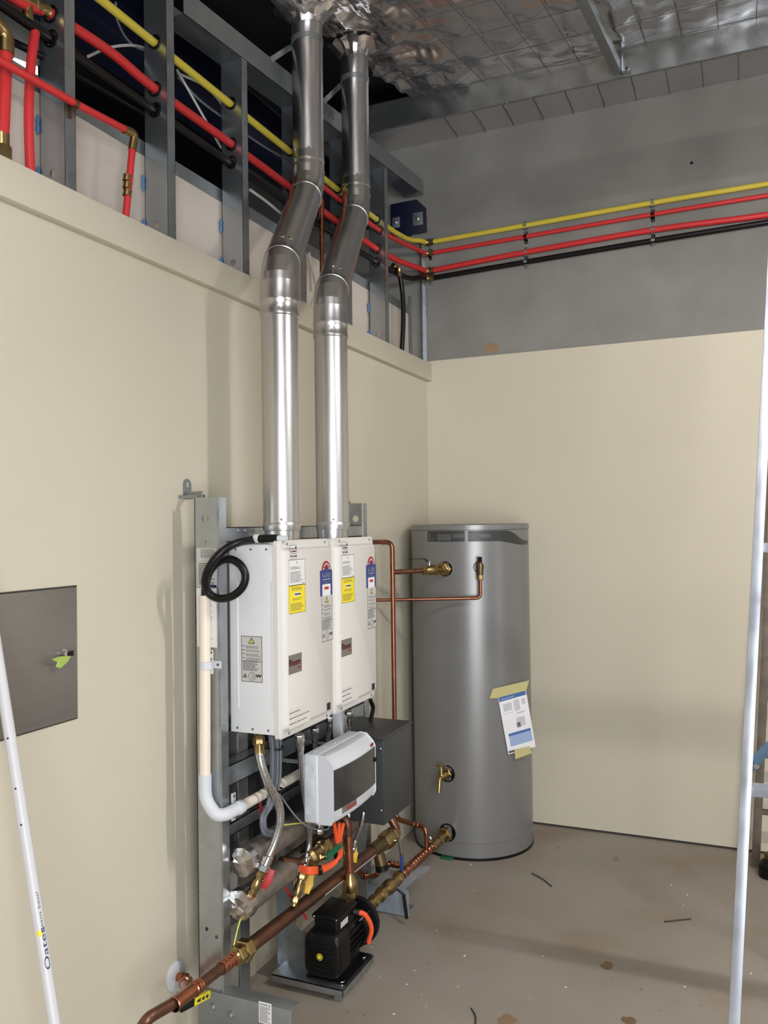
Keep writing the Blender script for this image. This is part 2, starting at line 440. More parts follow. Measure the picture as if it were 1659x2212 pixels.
# room lamp: a bare fluorescent batten hung under the roof, to the right of the view
LX, LY, LZ = 2.45, -2.35, 2.66
bl = thing('batten_light', (LX, LY, LZ), 'white fluorescent batten lamp hung below the foil roof', 'lamp')
obj('housing', MB().box((LX-0.70, LY-0.02, LZ+0.025), (LX+0.70, LY+0.02, LZ+0.07)), 'white_metal', bl, bevel=0.005)
obj('light_cutoff', MB().box((LX-0.68, LY-0.07, LZ+0.019), (LX+0.68, LY+0.07, LZ+0.0245)), 'white_metal', bl)  # unseen plate, added and sized to keep lamp light off the upper concrete
obj('tube', MB().tube([(LX-0.59, LY, LZ), (LX+0.59, LY, LZ)], 0.016, 12), 'lamp_tube', bl)
for x_ in (-0.605, 0.605): obj('lamp_holder', MB().box((LX+x_-0.012, LY-0.016, LZ-0.018), (LX+x_+0.012, LY+0.016, LZ+0.026)), 'white_plastic', bl)
for x_ in (-0.5, 0.5): obj('hanger', MB().bar((LX+x_, LY, LZ+0.07), (LX+x_, LY, zc(LY)-0.02), 0.006, 0.006), 'galv_dull', bl)

# ================================================================== STUD WALL ABOVE THE PLASTER
STUD_Y = [-3.16, -2.73, -2.295, -1.865, -1.43, -0.995, -0.562]
XS0, XS1 = -0.098, -0.010
XP = -0.054
def track_z(y): return 3.30+0.083*(y+1.83)
ORD = ['first', 'second', 'third', 'fourth', 'fifth', 'sixth', 'seventh', 'eighth']
PIPE_Z = dict(yel=3.143, red=2.992, blk=2.938)
for i, y in enumerate(STUD_Y):
    lab = {0: 'galvanised steel stud behind the big red pipe with brass elbow', 1: 'bright galvanised steel stud the thin red branch pipe is clipped to',
           2: 'galvanised steel stud just right of the red branch pipe drop', 3: 'galvanised steel stud left of the two flue pipes, fixed to top track',
           4: 'galvanised steel stud partly hidden behind the flue over the coiled hose', 5: 'galvanised steel stud hidden behind the flue nearest the tank',
           6: 'galvanised steel stud between the flues and the concrete corner'}[i]
    s = thing('steel_stud', (XP, y, 2.2), lab, 'stud', 'studs above the plastered wall')
    top = track_z(y)+0.02 if i > 2 else 3.62
    holes = [(0.044, 2.56-2.2, 0.012), (0.044, PIPE_Z['blk']-2.2-0.004, 0.022), (0.044, PIPE_Z['red']-2.2+0.006, 0.020), (0.044, PIPE_Z['yel']-2.2, 0.020)]
    holes[1] = (0.044, 2.925-2.2, 0.021); holes[2] = (0.044, 2.992-2.2, 0.021)
    if i in (5, 6): holes.append((0.060, 3.085-2.2, 0.018))
    obj('web', MB().plate((XS0, y, 2.2), X, Z, Y, 0.088, top-2.2, 0.0012, [h for h in holes]), 'galv_bright', s, smooth=False)
    obj('front_flange', MB().box((XS1-0.0012, y, 2.2), (XS1, y+0.040, top)).box((XS1-0.010, y+0.0388, 2.2), (XS1, y+0.040, top)), 'galv', s, smooth=False)
    obj('rear_flange', MB().box((XS0, y, 2.2), (XS0+0.0012, y+0.040, top)), 'galv_bright', s, smooth=False)
    for (hu, hv, hr) in holes[1:]:
        g = MB().lathe((XS0+hu, y-0.006, 2.2+hv), Y, [(0, hr*0.9), (0.002, hr*1.15), (0.006, hr*1.15), (0.010, hr*0.95)], 16)
        obj('grommet', MB().add(g.v, [f for f in g.f if len(f) == 4]), 'black_plastic', s, solid=False)
    if i in (1, 2, 3, 6):
        for k, zz in enumerate((2.56, 2.70)):
            obj('glue_dab', MB().lathe((XS0-0.004, y-0.004, zz), Z, [(-0.025, 0.002), (-0.012, 0.006), (0.0, 0.004), (0.014, 0.006), (0.026, 0.002)], 7), 'glue_blue', s)

tt = thing('top_track', (XP, -3.0, track_z(-3.0)), 'sloping galvanised steel track capping the studs behind the flues', 'track')
y0, y1 = -2.21, -0.02
def strip(x0, x1, za, zb):
    return MB().prism([(x0, y0, track_z(y0)+za), (x1, y0, track_z(y0)+za), (x1, y0, track_z(y0)+zb), (x0, y0, track_z(y0)+zb)], (0, y1-y0, track_z(y1)-track_z(y0)))
obj('web', strip(-0.100, -0.004, 0.0, 0.002), 'galv_bright', tt, smooth=False)
ff = obj('front_flange', strip(-0.006, -0.004, 0.0, 0.085), 'galv_dull', tt, smooth=False)
obj('rear_flange', strip(-0.102, -0.100, 0.0, 0.085), 'galv_dull', tt, smooth=False)
p = PX(685, 205, 0.0); sl = V((0, 1, 0.083)).normalized()
obj('print', MB().text('SECTION', V((-0.0035, p.y+0.015, track_z(p.y)+0.068)), -sl, -V((0, -0.083, 1)).normalized(), 0.035, width=0.30), 'ink_mid', ff, smooth=False, solid=False)

# navy painted steel in the void
nb = thing('steel_beam', (-0.42, -3.0, 3.3), 'dark navy steel beam running through the void behind the studs', 'beam')
obj('flange', MB().box((-0.50, -3.6, 3.30), (-0.32, -0.04, 3.312)).box((-0.50, -3.6, 3.50), (-0.32, -0.04, 3.512)), 'navy', nb, smooth=False)
obj('web', MB().box((-0.414, -3.6, 3.312), (-0.406, -0.04, 3.50)), 'navy', nb, smooth=False)
YB = -0.045
br = thing('wall_bracket', PY(885, 509, YB), 'dark navy steel bracket bolted to the concrete wall corner', 'bracket')
poly = [PY(*q, YB) for q in ((845, 443), (901, 432), (921, 450), (923, 502), (881, 509), (847, 507))]
obj('plate', MB().prism(poly, (0, -0.012, 0)), 'navy', br, bevel=0.002)
obj('spacer', MB().prism([poly[0], poly[1], poly[4], poly[5]], (0, 0.044, 0)), 'navy', br)
for q0, q1 in (((892, 461), (914, 485)), ((848, 471), (864, 491))):
    a, b = PY(*q0, YB-0.012), PY(*q1, YB-0.012)
    wv = obj('washer', MB().box((a.x, YB-0.016, b.z), (b.x, YB-0.012, a.z)), 'galv_dull', br, bevel=0.001)
    c = (a+b)/2
    obj('bolt', hexnut(MB(), (c.x, YB-0.016, c.z), -Y, 0.009, 0.008).lathe((c.x, YB-0.024, c.z), -Y, [(0, 0.005), (0.012, 0.005), (0.013, 0.004)], 8), 'chrome', wv)

# purlin and its bridging strut
pu = thing('purlin', (1.0, -0.25, 3.745), 'bright galvanised C purlin running below the foil along concrete wall', 'purlin')
obj('web', MB().prism([(-0.6, -0.252, 3.745), (-0.6, -0.249, 3.745), (-0.6, -0.277, 3.885), (-0.6, -0.280, 3.885)], (6.6, 0, 0)), 'galv_bright', pu, smooth=False)
obj('lower_flange', MB().box((-0.6, -0.268, 3.745), (6.0, -0.252, 3.748)), 'galv', pu, smooth=False)
for x in (0.55, 1.9):
    screw(pu, (x, -0.26, 3.745), -Z, 0.007, 'galv_dull', 'bolt', 0.006)
st = thing('bridging_strut', (1.10, -0.27, zc(-0.27)-0.11), 'grey steel strut running from purlin up under the foil', 'strut')
obj('channel', MB().bar((1.10, -0.262, 3.795), (1.10, -3.3, zc(-3.3)-0.05), 0.042, 0.05, X), 'galv_dull', st, bevel=0.003)
cl = obj('cleat', MB().box((1.125, -0.259, 3.76), (1.165, -0.253, 3.86)).box((1.121, -0.30, 3.76), (1.126, -0.253, 3.86)), 'galv', st)
for z in (3.785, 3.835): obj('bolt', hexnut(MB(), (1.146, -0.259, z), -Y, 0.010, 0.008), 'chrome', cl)

# ================================================================== PIPES ON AND IN THE WALLS
def elbow_crimp(mb, p, d, r, L=0.035):
    mb.lathe(V(p)-V(d).normalized()*L/2, d, [(0, r*1.02), (0.002, r*1.22), (L*0.3, r*1.22), (L*0.36, r*1.1), (L*0.64, r*1.1), (L*0.7, r*1.22), (L-0.002, r*1.22), (L, r*1.02)], 14, cap=False)
    return mb
def clip(parent, x, z, r, name='pipe_clip', dark=False):
    """half saddle clip on the back wall at height z"""
    mb = MB(); w_ = 0.009
    pts = [(x, -0.002, z+r+0.020), (x, -0.002, z+r+0.004), (x, -0.018, z+r+0.003), (x, -0.025-r, z+0.004), (x, -0.025-r, z-0.004), (x, -0.018, z-r-0.003), (x, -0.002, z-r-0.004), (x, -0.002, z-r-0.020)]
    for a, b in zip(pts[:-1], pts[1:]): mb.bar(a, b, w_*2, 0.0022, X)
    c = obj(name, mb, 'black_plastic' if dark else 'galv_dull', parent)
    for s_ in (1, -1): obj('screw', MB().lathe((x, -0.003, z+s_*(r+0.013)), -Y, [(0, 0.005), (0.003, 0.005), (0.005, 0.003)], 8), 'chrome', c)
    return c
YW = -0.024
def wall_run(pix): return [PY(a, b, YW) for a, b in pix]
def run(name, label, cat, zl, ystart, pix, r, material, brass=True, xin=XP, zend=None, wig=()):
    t = thing(name, (XP, ystart, zl), label, cat)
    b = wall_run(pix)
    a = [V((xin, ystart, zl))]
    for yy, dz in wig: a.append(V((xin, yy, zl+dz)))
    a.append(V((xin, -0.565, zl)))
    cx = V((0.012, -0.03, b[0].z if zend is None else zend))
    pts = a + [cx]
    obj('pipe', MB().tube(spline(pts, 6), r, 12), material, t)
    obj('pipe', MB().tube(spline([cx+V((0.012, 0.0, 0))]+b, 6), r, 12), material, t)
    e = MB().tube(fillet([cx+V((-0.022, -0.028, 0)), cx+V((0.004, 0.004, 0)), cx+V((0.045, 0.004, 0.001))], 0.02), r*1.22, 12)
    obj('elbow', e, 'brass', t)
    for q in (930, 1135, 1410):
        if q == 930 and not brass: continue
        i = min(range(len(pix)), key=lambda k: abs(pix[k][0]-q)); 
    return t, b
def zat(b, x):
    for p, q in zip(b[:-1], b[1:]):
        if p.x <= x <= q.x: return p.z+(q.z-p.z)*(x-p.x)/(q.x-p.x)
    return b[-1].z
CLIPX = [PY(927, 560, YW).x, PY(1135, 530, YW).x, PY(1410, 480, YW).x]
g, b = run('gas_pipe', 'yellow gas pipe through the studs and along the concrete wall', 'pipe', 3.143, -3.4, [(925, 524), (1135, 487), (1410, 438), (1659, 397), (1900, 355)], 0.0135, 'gas_yellow')
for x in CLIPX: clip(g, x, zat(b, x), 0.0135)
g2, b = run('hot_water_pipe', 'thick red water pipe through the studs, lower red line on concrete wall', 'pipe', 2.992, -3.4, [(925, 586), (1135, 545), (1410, 497), (1659, 464), (1900, 425)], 0.0150, 'pex_red', wig=[(-2.9, -0.03), (-2.73, 0.0), (-2.5, 0.014), (-2.295, 0.0), (-1.865, 0.0)])
for x in CLIPX: clip(g2, x, zat(b, x), 0.015)
tp = V((XP, -2.80, 2.985))
tee = MB(); elbow_crimp(tee, tp+V((0, -0.055, -0.012)), (0, 1, 0.15), 0.0155, 0.05); elbow_crimp(tee, tp+V((0, 0.03, 0.002)), (0, 1, 0.15), 0.0155, 0.05); elbow_crimp(tee, tp+V((0, -0.012, -0.03)), Z, 0.012, 0.05)
tee.lathe(tp+V((0, -0.035, -0.008)), (0, 1, 0.15), [(0, 0.017), (0.05, 0.017)], 14)
obj('tee', tee, 'brass', g2)
g3, b = run('black_water_pipe', 'black water pipe through the studs, lowest line on concrete wall', 'pipe', 2.925, -3.4, [(925, 602), (1135, 566), (1410, 520), (1659, 480), (1900, 440)], 0.0140, 'black_rubber')
for x in CLIPX: clip(g3, x, zat(b, x), 0.014)
g4, b = run('hot_branch_pipe', 'thinner red water pipe, middle line on the concrete wall', 'pipe', 3.085, -1.30, [(925, 548), (1135, 511), (1410, 463), (1659, 422), (1900, 382)], 0.0115, 'pex_red', xin=XP+0.016)
for x in CLIPX: clip(g4, x, zat(b, x), 0.0115, dark=True)

# thin red branch clipped on the stud face, dropping into the wall
q = [PX(-60, 108, 0.012), PX(0, 132, 0.012), PX(160, 222, 0.012), PX(290, 290, 0.012)]
bp = thing('branch_pipe', q[-1], 'thin red branch pipe with brass elbow dropping behind the plaster trim', 'pipe')
obj('pipe', MB().tube(spline(q, 6), 0.0105, 12), 'pex_red', bp)
e0 = q[-1]; dn = PX(265, 470, -0.004)
obj('elbow', MB().tube(fillet([e0+V((0, -0.045, -0.004)), e0+V((0, 0.004, 0.002)), e0+(dn-e0).normalized()*0.05], 0.02), 0.0128, 12), 'brass', bp)
md = e0+(dn-e0)*0.62
obj('pipe', MB().tube([e0+(dn-e0)*0.16, dn+V((0, 0, -0.08))], 0.0105, 12), 'pex_red', bp)
cp = MB()
for k in (-0.022, 0.0, 0.022): elbow_crimp(cp, md+V((0, 0, k)), dn-e0, 0.0107, 0.02)
obj('coupling', cp, 'brass', bp)
c = PX(162, 224, 0.012); mb = MB()
for a in range(7):
    t0, t1 = math.pi*(a/6)-math.pi/2, 0
mb.lathe(c-V((0, 0.006, 0)), Y, [(0, 0.0125), (0.012, 0.0125)], 14, cap=False)
mb.box((-0.009, c.y-0.006, c.z-0.035), (-0.006, c.y+0.006, c.z+0.02))
obj('clip', mb, 'brass_dull', bp)
# vertical red drop from the tee
vp = thing('drop_pipe', PX(66, 370, -0.03), 'red drop pipe hanging from brass tee beside the bright stud', 'pipe')
obj('pipe', MB().tube(spline([PX(76, 70, XP), PX(66, 150, -0.04), PX(62, 260, -0.035), PX(66, 390, -0.035)], 6), 0.0125, 12), 'pex_red', vp)
# big red pipe with brass elbow and end
a0, a1, a2 = PX(-40, 20, -0.04), PX(14, 75, -0.04), PX(4, 320, -0.015)
bg = thing('riser_pipe', a2, 'thick red riser with brass elbow at top and brass nut below', 'pipe')
obj('pipe', MB().tube([a0, a1-(a1-a0).normalized()*0.03], 0.0165, 12), 'pex_red', bg)
obj('pipe', MB().tube([a1+(a2-a1)*0.14, a2], 0.0165, 12), 'pex_red', bg)
obj('elbow', MB().tube(fillet([a1-(a1-a0).normalized()*0.06, a1, a1+(a2-a1)*0.18], 0.03), 0.020, 14), 'brass', bg)
obj('nut', hexnut(MB().lathe(a2+V((0, 0, 0.005)), Z, [(0, 0.018), (0.03, 0.018)], 14), a2+V((0, 0, -0.045)), Z, 0.024, 0.05), 'brass', bg)
# grey conduit lower in the void
cdt = tag(obj('conduit', MB().tube([PX(-30, 62, -0.085), PX(100, 126, -0.085), PX(320, 252, -0.30)], 0.010, 10), 'black_rubber'), 'black conduit crossing behind the red drop pipe', 'conduit')
# loose cables in the void
def cable(name, pix, x, r, material, label, cat='cable', grp=None):
    return tag(obj(name, MB().tube(spline([PX(a, b, xx) for (a, b), xx in zip(pix, x if isinstance(x, (list, tuple)) else [x]*len(pix))], 6), r, 7), material), label, cat, grp)
cable('cable', [(250, 5), (252, 40), (275, 85), (310, 108), (345, 100)], -0.14, 0.0035, 'cable_grey', 'grey cable curling down behind the yellow gas pipe')
cable('cable', [(190, 122), (240, 102), (300, 100), (352, 128), (375, 180)], -0.14, 0.0045, 'cable_white', 'pale cable arching behind the red pipe near bright stud')
cable('cable', [(382, 150), (430, 235), (478, 320)], -0.13, 0.0045, 'cable_white', 'straight pale cable slanting down to the black pipe')
cable('cable', [(384, 158), (440, 185), (475, 220), (487, 250)], -0.14, 0.0045, 'cable_white', 'pale cable drooping under the yellow gas pipe')
cable('cable', [(384, 165), (430, 215), (487, 258), (560, 310), (620, 345)], -0.15, 0.0045, 'cable_grey', 'grey cable running back between the studs to the flue')
cable('cable', [(540, 410), (575, 435), (605, 460)], -0.09, 0.006, 'cable_white', 'pale conduit end lying behind the flue over coiled hose')
cable('cable', [(668, 545), (676, 590), (682, 620), (676, 650), (668, 662)], -0.004, 0.004, 'cable_white', 'white cable loop hanging between the two flue pipes')
# copper drop and black hose in the void
cv = thing('copper_drop', PX(692, 600, -0.03), 'thin copper pipe dropping through the void between the flues', 'pipe')
obj('pipe', MB().tube([PX(694, 425, -0.035), PX(696, 620, -0.035)], 0.0105, 12), 'copper', cv)
elbow_c = MB(); elbow_crimp(elbow_c, PX(694, 440, -0.035), Z, 0.011, 0.03); obj('coupling', elbow_c, 'copper', cv)
h0 = PX(862, 588, -0.02)
bh = thing('black_drop_hose', PX(869, 750, -0.012), 'black hose dropping from brass tee next to the corner stud', 'hose')
obj('hose', MB().tube(spline([h0, PX(869, 630, -0.015), PX(871, 690, -0.012), PX(868, 760, -0.02), PX(867, 790, -0.03)], 6), 0.0125, 12), 'black_rubber', bh)
tb = MB(); elbow_crimp(tb, h0, Z, 0.0125, 0.045); elbow_crimp(tb, h0+V((-0.02, 0, 0.03)), Y, 0.0125, 0.06); obj('tee', tb, 'brass', bh)
# corner uprights
cu = thing('corner_upright', (0.0, -0.05, 2.5), 'narrow bright galvanised upright beside black hose in the corner', 'upright')
pA, pB = PX(886, 640, -0.012), PX(889, 760, -0.012)
obj('channel', MB().box((-0.016, pA.y-0.018, 2.45), (-0.012, pA.y+0.022, pA.z)), 'galv', cu, smooth=False)
cu2 = thing('corner_angle', (-0.02, -0.01, 2.5), 'tall galvanised steel angle standing in the concrete corner', 'angle')
obj('leg', MB().box((-0.010, -0.012, 2.515), (0.004, -0.010, 3.18)).box((-0.012, -0.045, 2.515), (-0.010, -0.010, 3.18)), 'galv', cu2, smooth=False)
obj('bolt_hole', MB().lathe(PY(1494, 352, -0.0005), -Y, [(0, 0.008), (0.001, 0.008)], 12), 'void_shade', bpy.data.objects['wall_back_concrete'])

# ================================================================== FLUES AND HEATERS
HX0, HX1 = 0.172, 0.366
HZ0, HZ1 = 0.955, 1.555
HW = 0.340
H1Y, H2Y = -2.252, -1.893
FLX = 0.262
RF = 0.0605
def flue(yc, up_px, label, elbow_px, tape):
    t = thing('flue_pipe', (FLX, yc, HZ1+0.02), label, 'flue', 'stainless flues rising from the heaters')
    zl = PX(*elbow_px[0], FLX).z
    XU = 0.088
    pu_ = PX(*up_px, XU); yu = pu_.y
    zu = PX(*elbow_px[1], XU).z
    ztop = zc(yu)+0.02
    A, B, Cc, D = V((FLX, yc, HZ1+0.03)), V((FLX, yc, zl)), V((XU, yu, zu)), V((XU, yu, ztop))
    obj('lower_pipe', MB().tube([A, B-V((0, 0, 0.10))], RF, 32), 'stainless', t)
    co = MB().lathe(A, Z, [(-0.002, RF*0.86), (0.0, RF), (0.012, RF*1.03), (0.022, RF*1.03), (0.026, RF)], 32, cap=False)
    obj('collar', co, 'stainless', t)
    d = (Cc-B).normalized()
    # lower elbow: socket, ring, gored bend
    obj('socket', MB().lathe(B-V((0, 0, 0.155)), Z, [(0, RF*1.0), (0.003, RF*1.055), (0.012, RF*1.055), (0.016, RF*1.02), (0.045, RF*1.02), (0.049, RF*1.045), (0.056, RF*1.045), (0.060, RF*1.02), (0.115, RF*1.02)], 32, cap=False), 'stainless', t)
    def bend(P, d0, d1, n=3):
        ps = []
        L = 0.075
        s_, e_ = P-d0*L, P+d1*L
        for k in range(n+1):
            u = k/n; ps.append(s_*(1-u)**2+P*2*u*(1-u)+e_*u*u)
        return ps
    eb = bend(B, Z, d); obj('elbow', MB().tube(eb, RF*1.015, 32, cap=False), 'stainless', t, angle=12)
    ob = MB().tube([B+d*0.07, Cc-d*0.07], RF, 32); obj('offset_pipe', ob, 'stainless', t)
    for base, dr in ((B+d*0.075, d), (Cc-d*0.085, d), (Cc+V((0, 0, 0.075)), Z), (Cc+V((0, 0, 0.115)), Z)):
        sk = MB().lathe(base-dr*0.02, dr, [(0, RF), (0.002, RF*1.045), (0.008, RF*1.045), (0.011, RF*1.02), (0.034, RF*1.02), (0.037, RF*1.0)], 32, cap=False)
        obj('band', sk, 'stainless', t)
    eu = bend(Cc, d, Z); obj('elbow', MB().tube(eu, RF*1.015, 32, cap=False), 'stainless', t, angle=12)
    obj('upper_pipe', MB().tube([Cc+V((0, 0, 0.07)), D], RF, 32), 'stainless', t)
    zb = PX(*elbow_px[2], XU).z
    obj('strap_band', MB().lathe((XU, yu, zb), Z, [(-0.010, RF*1.0), (-0.010, RF*1.05), (0.010, RF*1.05), (0.010, RF)], 32, cap=False), 'galv_dull', t)
    obj('strap', MB().bar((XU-RF, yu-0.02, zb-0.012), (-0.006, yu-0.12, track_z(yu-0.12)+0.08), 0.020, 0.003, Z).bar((XU-RF, yu-0.02, zb-0.012), (XU-RF*0.9, yu+0.0, zb-0.012), 0.020, 0.003, Z), 'galv', t)
    fl = V((FW.x, FW.y, 0)).normalized()*-1
    for zz, cc in ((A.z+0.035, (FLX, yc)), (B.z-0.135, (FLX, yc)), (Cc.z+0.135, (XU, yu))):
        nrm = (fl*0.98+RT*0.1).normalized()
        screw(t, V((cc[0], cc[1], zz))+nrm*RF*1.01, nrm, 0.0042, 'badge_grey')
    if tape:
        nd = (-FW - d*(-FW).dot(d)).normalized(); sd = d.cross(nd)
        for k in range(2):
            c_ = B+d*(0.125+0.006*k)+(nd*0.97+sd*(0.30-0.45*k)).normalized()*RF*1.01
            mbt = MB().lathe(c_, nd, [(0, 0.010), (0.004, 0.007), (0.005, 0.002)], 7)
            obj('sealant', mbt, 'foil_cap', t)
    # flashing flange of crumpled foil where the flue meets the roof
    fb = MB(); n = 26; prev = None; pts = []
    for ring_, (rr_, dz) in enumerate(((RF*1.02, -0.035), (RF*1.12, -0.015), (RF*1.5, 0.008), (RF*2.0, 0.03))):
        for k in range(n):
            a = 2*math.pi*k/n; j = random.uniform(-1, 1)
            rj = rr_*(1+0.10*j*(ring_ > 0)); yy = yu+math.sin(a)*rj
            pts.append(V((XU+math.cos(a)*rj, yy, zc(yy)+dz-0.02+0.011*random.uniform(-1, 1)*(ring_ > 0))))
    fs_ = [(r_*n+k, r_*n+(k+1) % n, (r_+1)*n+(k+1) % n, (r_+1)*n+k) for r_ in range(3) for k in range(n)]
    obj('foil_collar', MB().add(pts, fs_), 'foil', t, solid=False, angle=20)
    return t
flue(H1Y+HW/2+0.005, (666, 300), 'stainless flue pipe rising from the heater beside the coiled black hose', [(612, 590), (666, 405), (666, 95)], True)
flue(H2Y+HW/2+0.01, (768, 300), 'stainless flue pipe rising from the heater next to the copper elbow', [(720, 645), (768, 452), (768, 178)], True)

class Lab:
    """flat printed label on a plane: O corner, U right, W up"""
    def __init__(s, parent, O, U, W, w, h, material, name='label', lift=0.0006, label=None):
        s.O, s.U, s.W, s.w, s.h = V(O), V(U), V(W), w, h; s.N = s.U.cross(s.W)
        s.base = obj(name, MB().obox(s.O+s.U*w/2+s.W*h/2+s.N*lift/2, s.U*w/2, s.W*h/2, s.N*lift/2), material, parent, smooth=False)
        if label: s.base['label'] = label
        s.lift = lift; s.b = {}
    def p(s, u, v, k=0.0003): return s.O+s.U*u*s.w+s.W*v*s.h+s.N*(s.lift+k)
    def mb(s, m):
        if m not in s.b: s.b[m] = MB()
        return s.b[m]
    def rect(s, m, u0, v0, u1, v1, k=0.0003):
        s.mb(m).add([s.p(u0, v0, k), s.p(u1, v0, k), s.p(u1, v1, k), s.p(u0, v1, k)], [(0, 1, 2, 3)]); return s
    def poly(s, m, pts, k=0.0003):
        s.mb(m).add([s.p(a, b, k) for a, b in pts], [tuple(range(len(pts)))]); return s
    def border(s, m, t=0.02):
        th = t*s.w/s.h
        s.rect(m, 0, 0, 1, th).rect(m, 0, 1-th, 1, 1).rect(m, 0, 0, t, 1).rect(m, 1-t, 0, 1, 1); return s
    def lines(s, m, u0, u1, v0, v1, n, fill=0.5, ragged=0.25):
        for i in range(n):
            v = v1-(v1-v0)*(i+0.5)/n; hh = (v1-v0)/n*fill/2; e = u1-(u1-u0)*ragged*random.random()
            u = u0
            while u < e-0.01:
                L = min((u1-u0)*random.uniform(0.08, 0.22), e-u); s.rect(m, u, v-hh, u+L, v+hh); u += L+0.018
        return s
    def text(s, m, t, u, v, h, width=None, k=0.0005):
        for du in (-0.012, 0.0, 0.012): s.mb(m).text(t, s.p(u+du, v, 0), s.U, s.W, h*s.h, lift=k, width=None if width is None else width*s.w)
        return s
    def done(s):
        for m, b in s.b.items():
            o_ = obj('print', b, m, s.base, smooth=False, solid=False)
            if len(b.f) > 1: o_['kind'] = 'stuff'      # fine print

def tri(L, cu, v0, w, h, inner=True):
    L.poly('ink', [(cu-w/2, v0), (cu+w/2, v0), (cu, v0+h)], 0.0003)
    if inner: L.poly('warn_yellow', [(cu-w*0.33, v0+h*0.12), (cu+w*0.33, v0+h*0.12), (cu, v0+h*0.76)], 0.0006); L.rect('ink', cu-w*0.035, v0+h*0.28, cu+w*0.035, v0+h*0.55, 0.0009); L.rect('ink', cu-w*0.035, v0+h*0.16, cu+w*0.035, v0+h*0.23, 0.0009)
def info_label(L):
    L.border('ink_mid', 0.025); tri(L, 0.5, 0.835, 0.32, 0.14)
    for v, n in ((0.79, 3), (0.70, 2), (0.62, 3), (0.53, 3)):
        L.rect('ink_mid', 0.03, v-0.014, 0.18, v); L.lines('ink_grey', 0.23, 0.96, v-0.022*n, v, n, 0.6)
    L.rect('ink_mid', 0.04, 0.445, 0.95, 0.46)
    L.lines('ink_grey', 0.07, 0.9, 0.24, 0.44, 9, 0.75, 0.35)
    L.poly('ink', [(0.07, 0.09), (0.27, 0.09), (0.17, 0.19)]); L.poly('label_grey', [(0.13, 0.105), (0.21, 0.105), (0.17, 0.15)], 0.0006)
    n = 20
    for r0, m, k in ((0.18, 'ink_grey', 0.0003), (0.155, 'label_grey', 0.0006), (0.12, 'ink_grey', 0.0009), (0.10, 'label_grey', 0.0012)):
        L.poly(m, [(0.5+r0*math.cos(2*math.pi*i/n), 0.125+r0*math.sin(2*math.pi*i/n)*L.w/L.h) for i in range(n)], k)
    L.rect('ink_grey', 0.52, 0.09, 0.56, 0.15, 0.0015)
    L.text('ink', 'W', 0.82, 0.105, 0.07, 0.26); L.done()

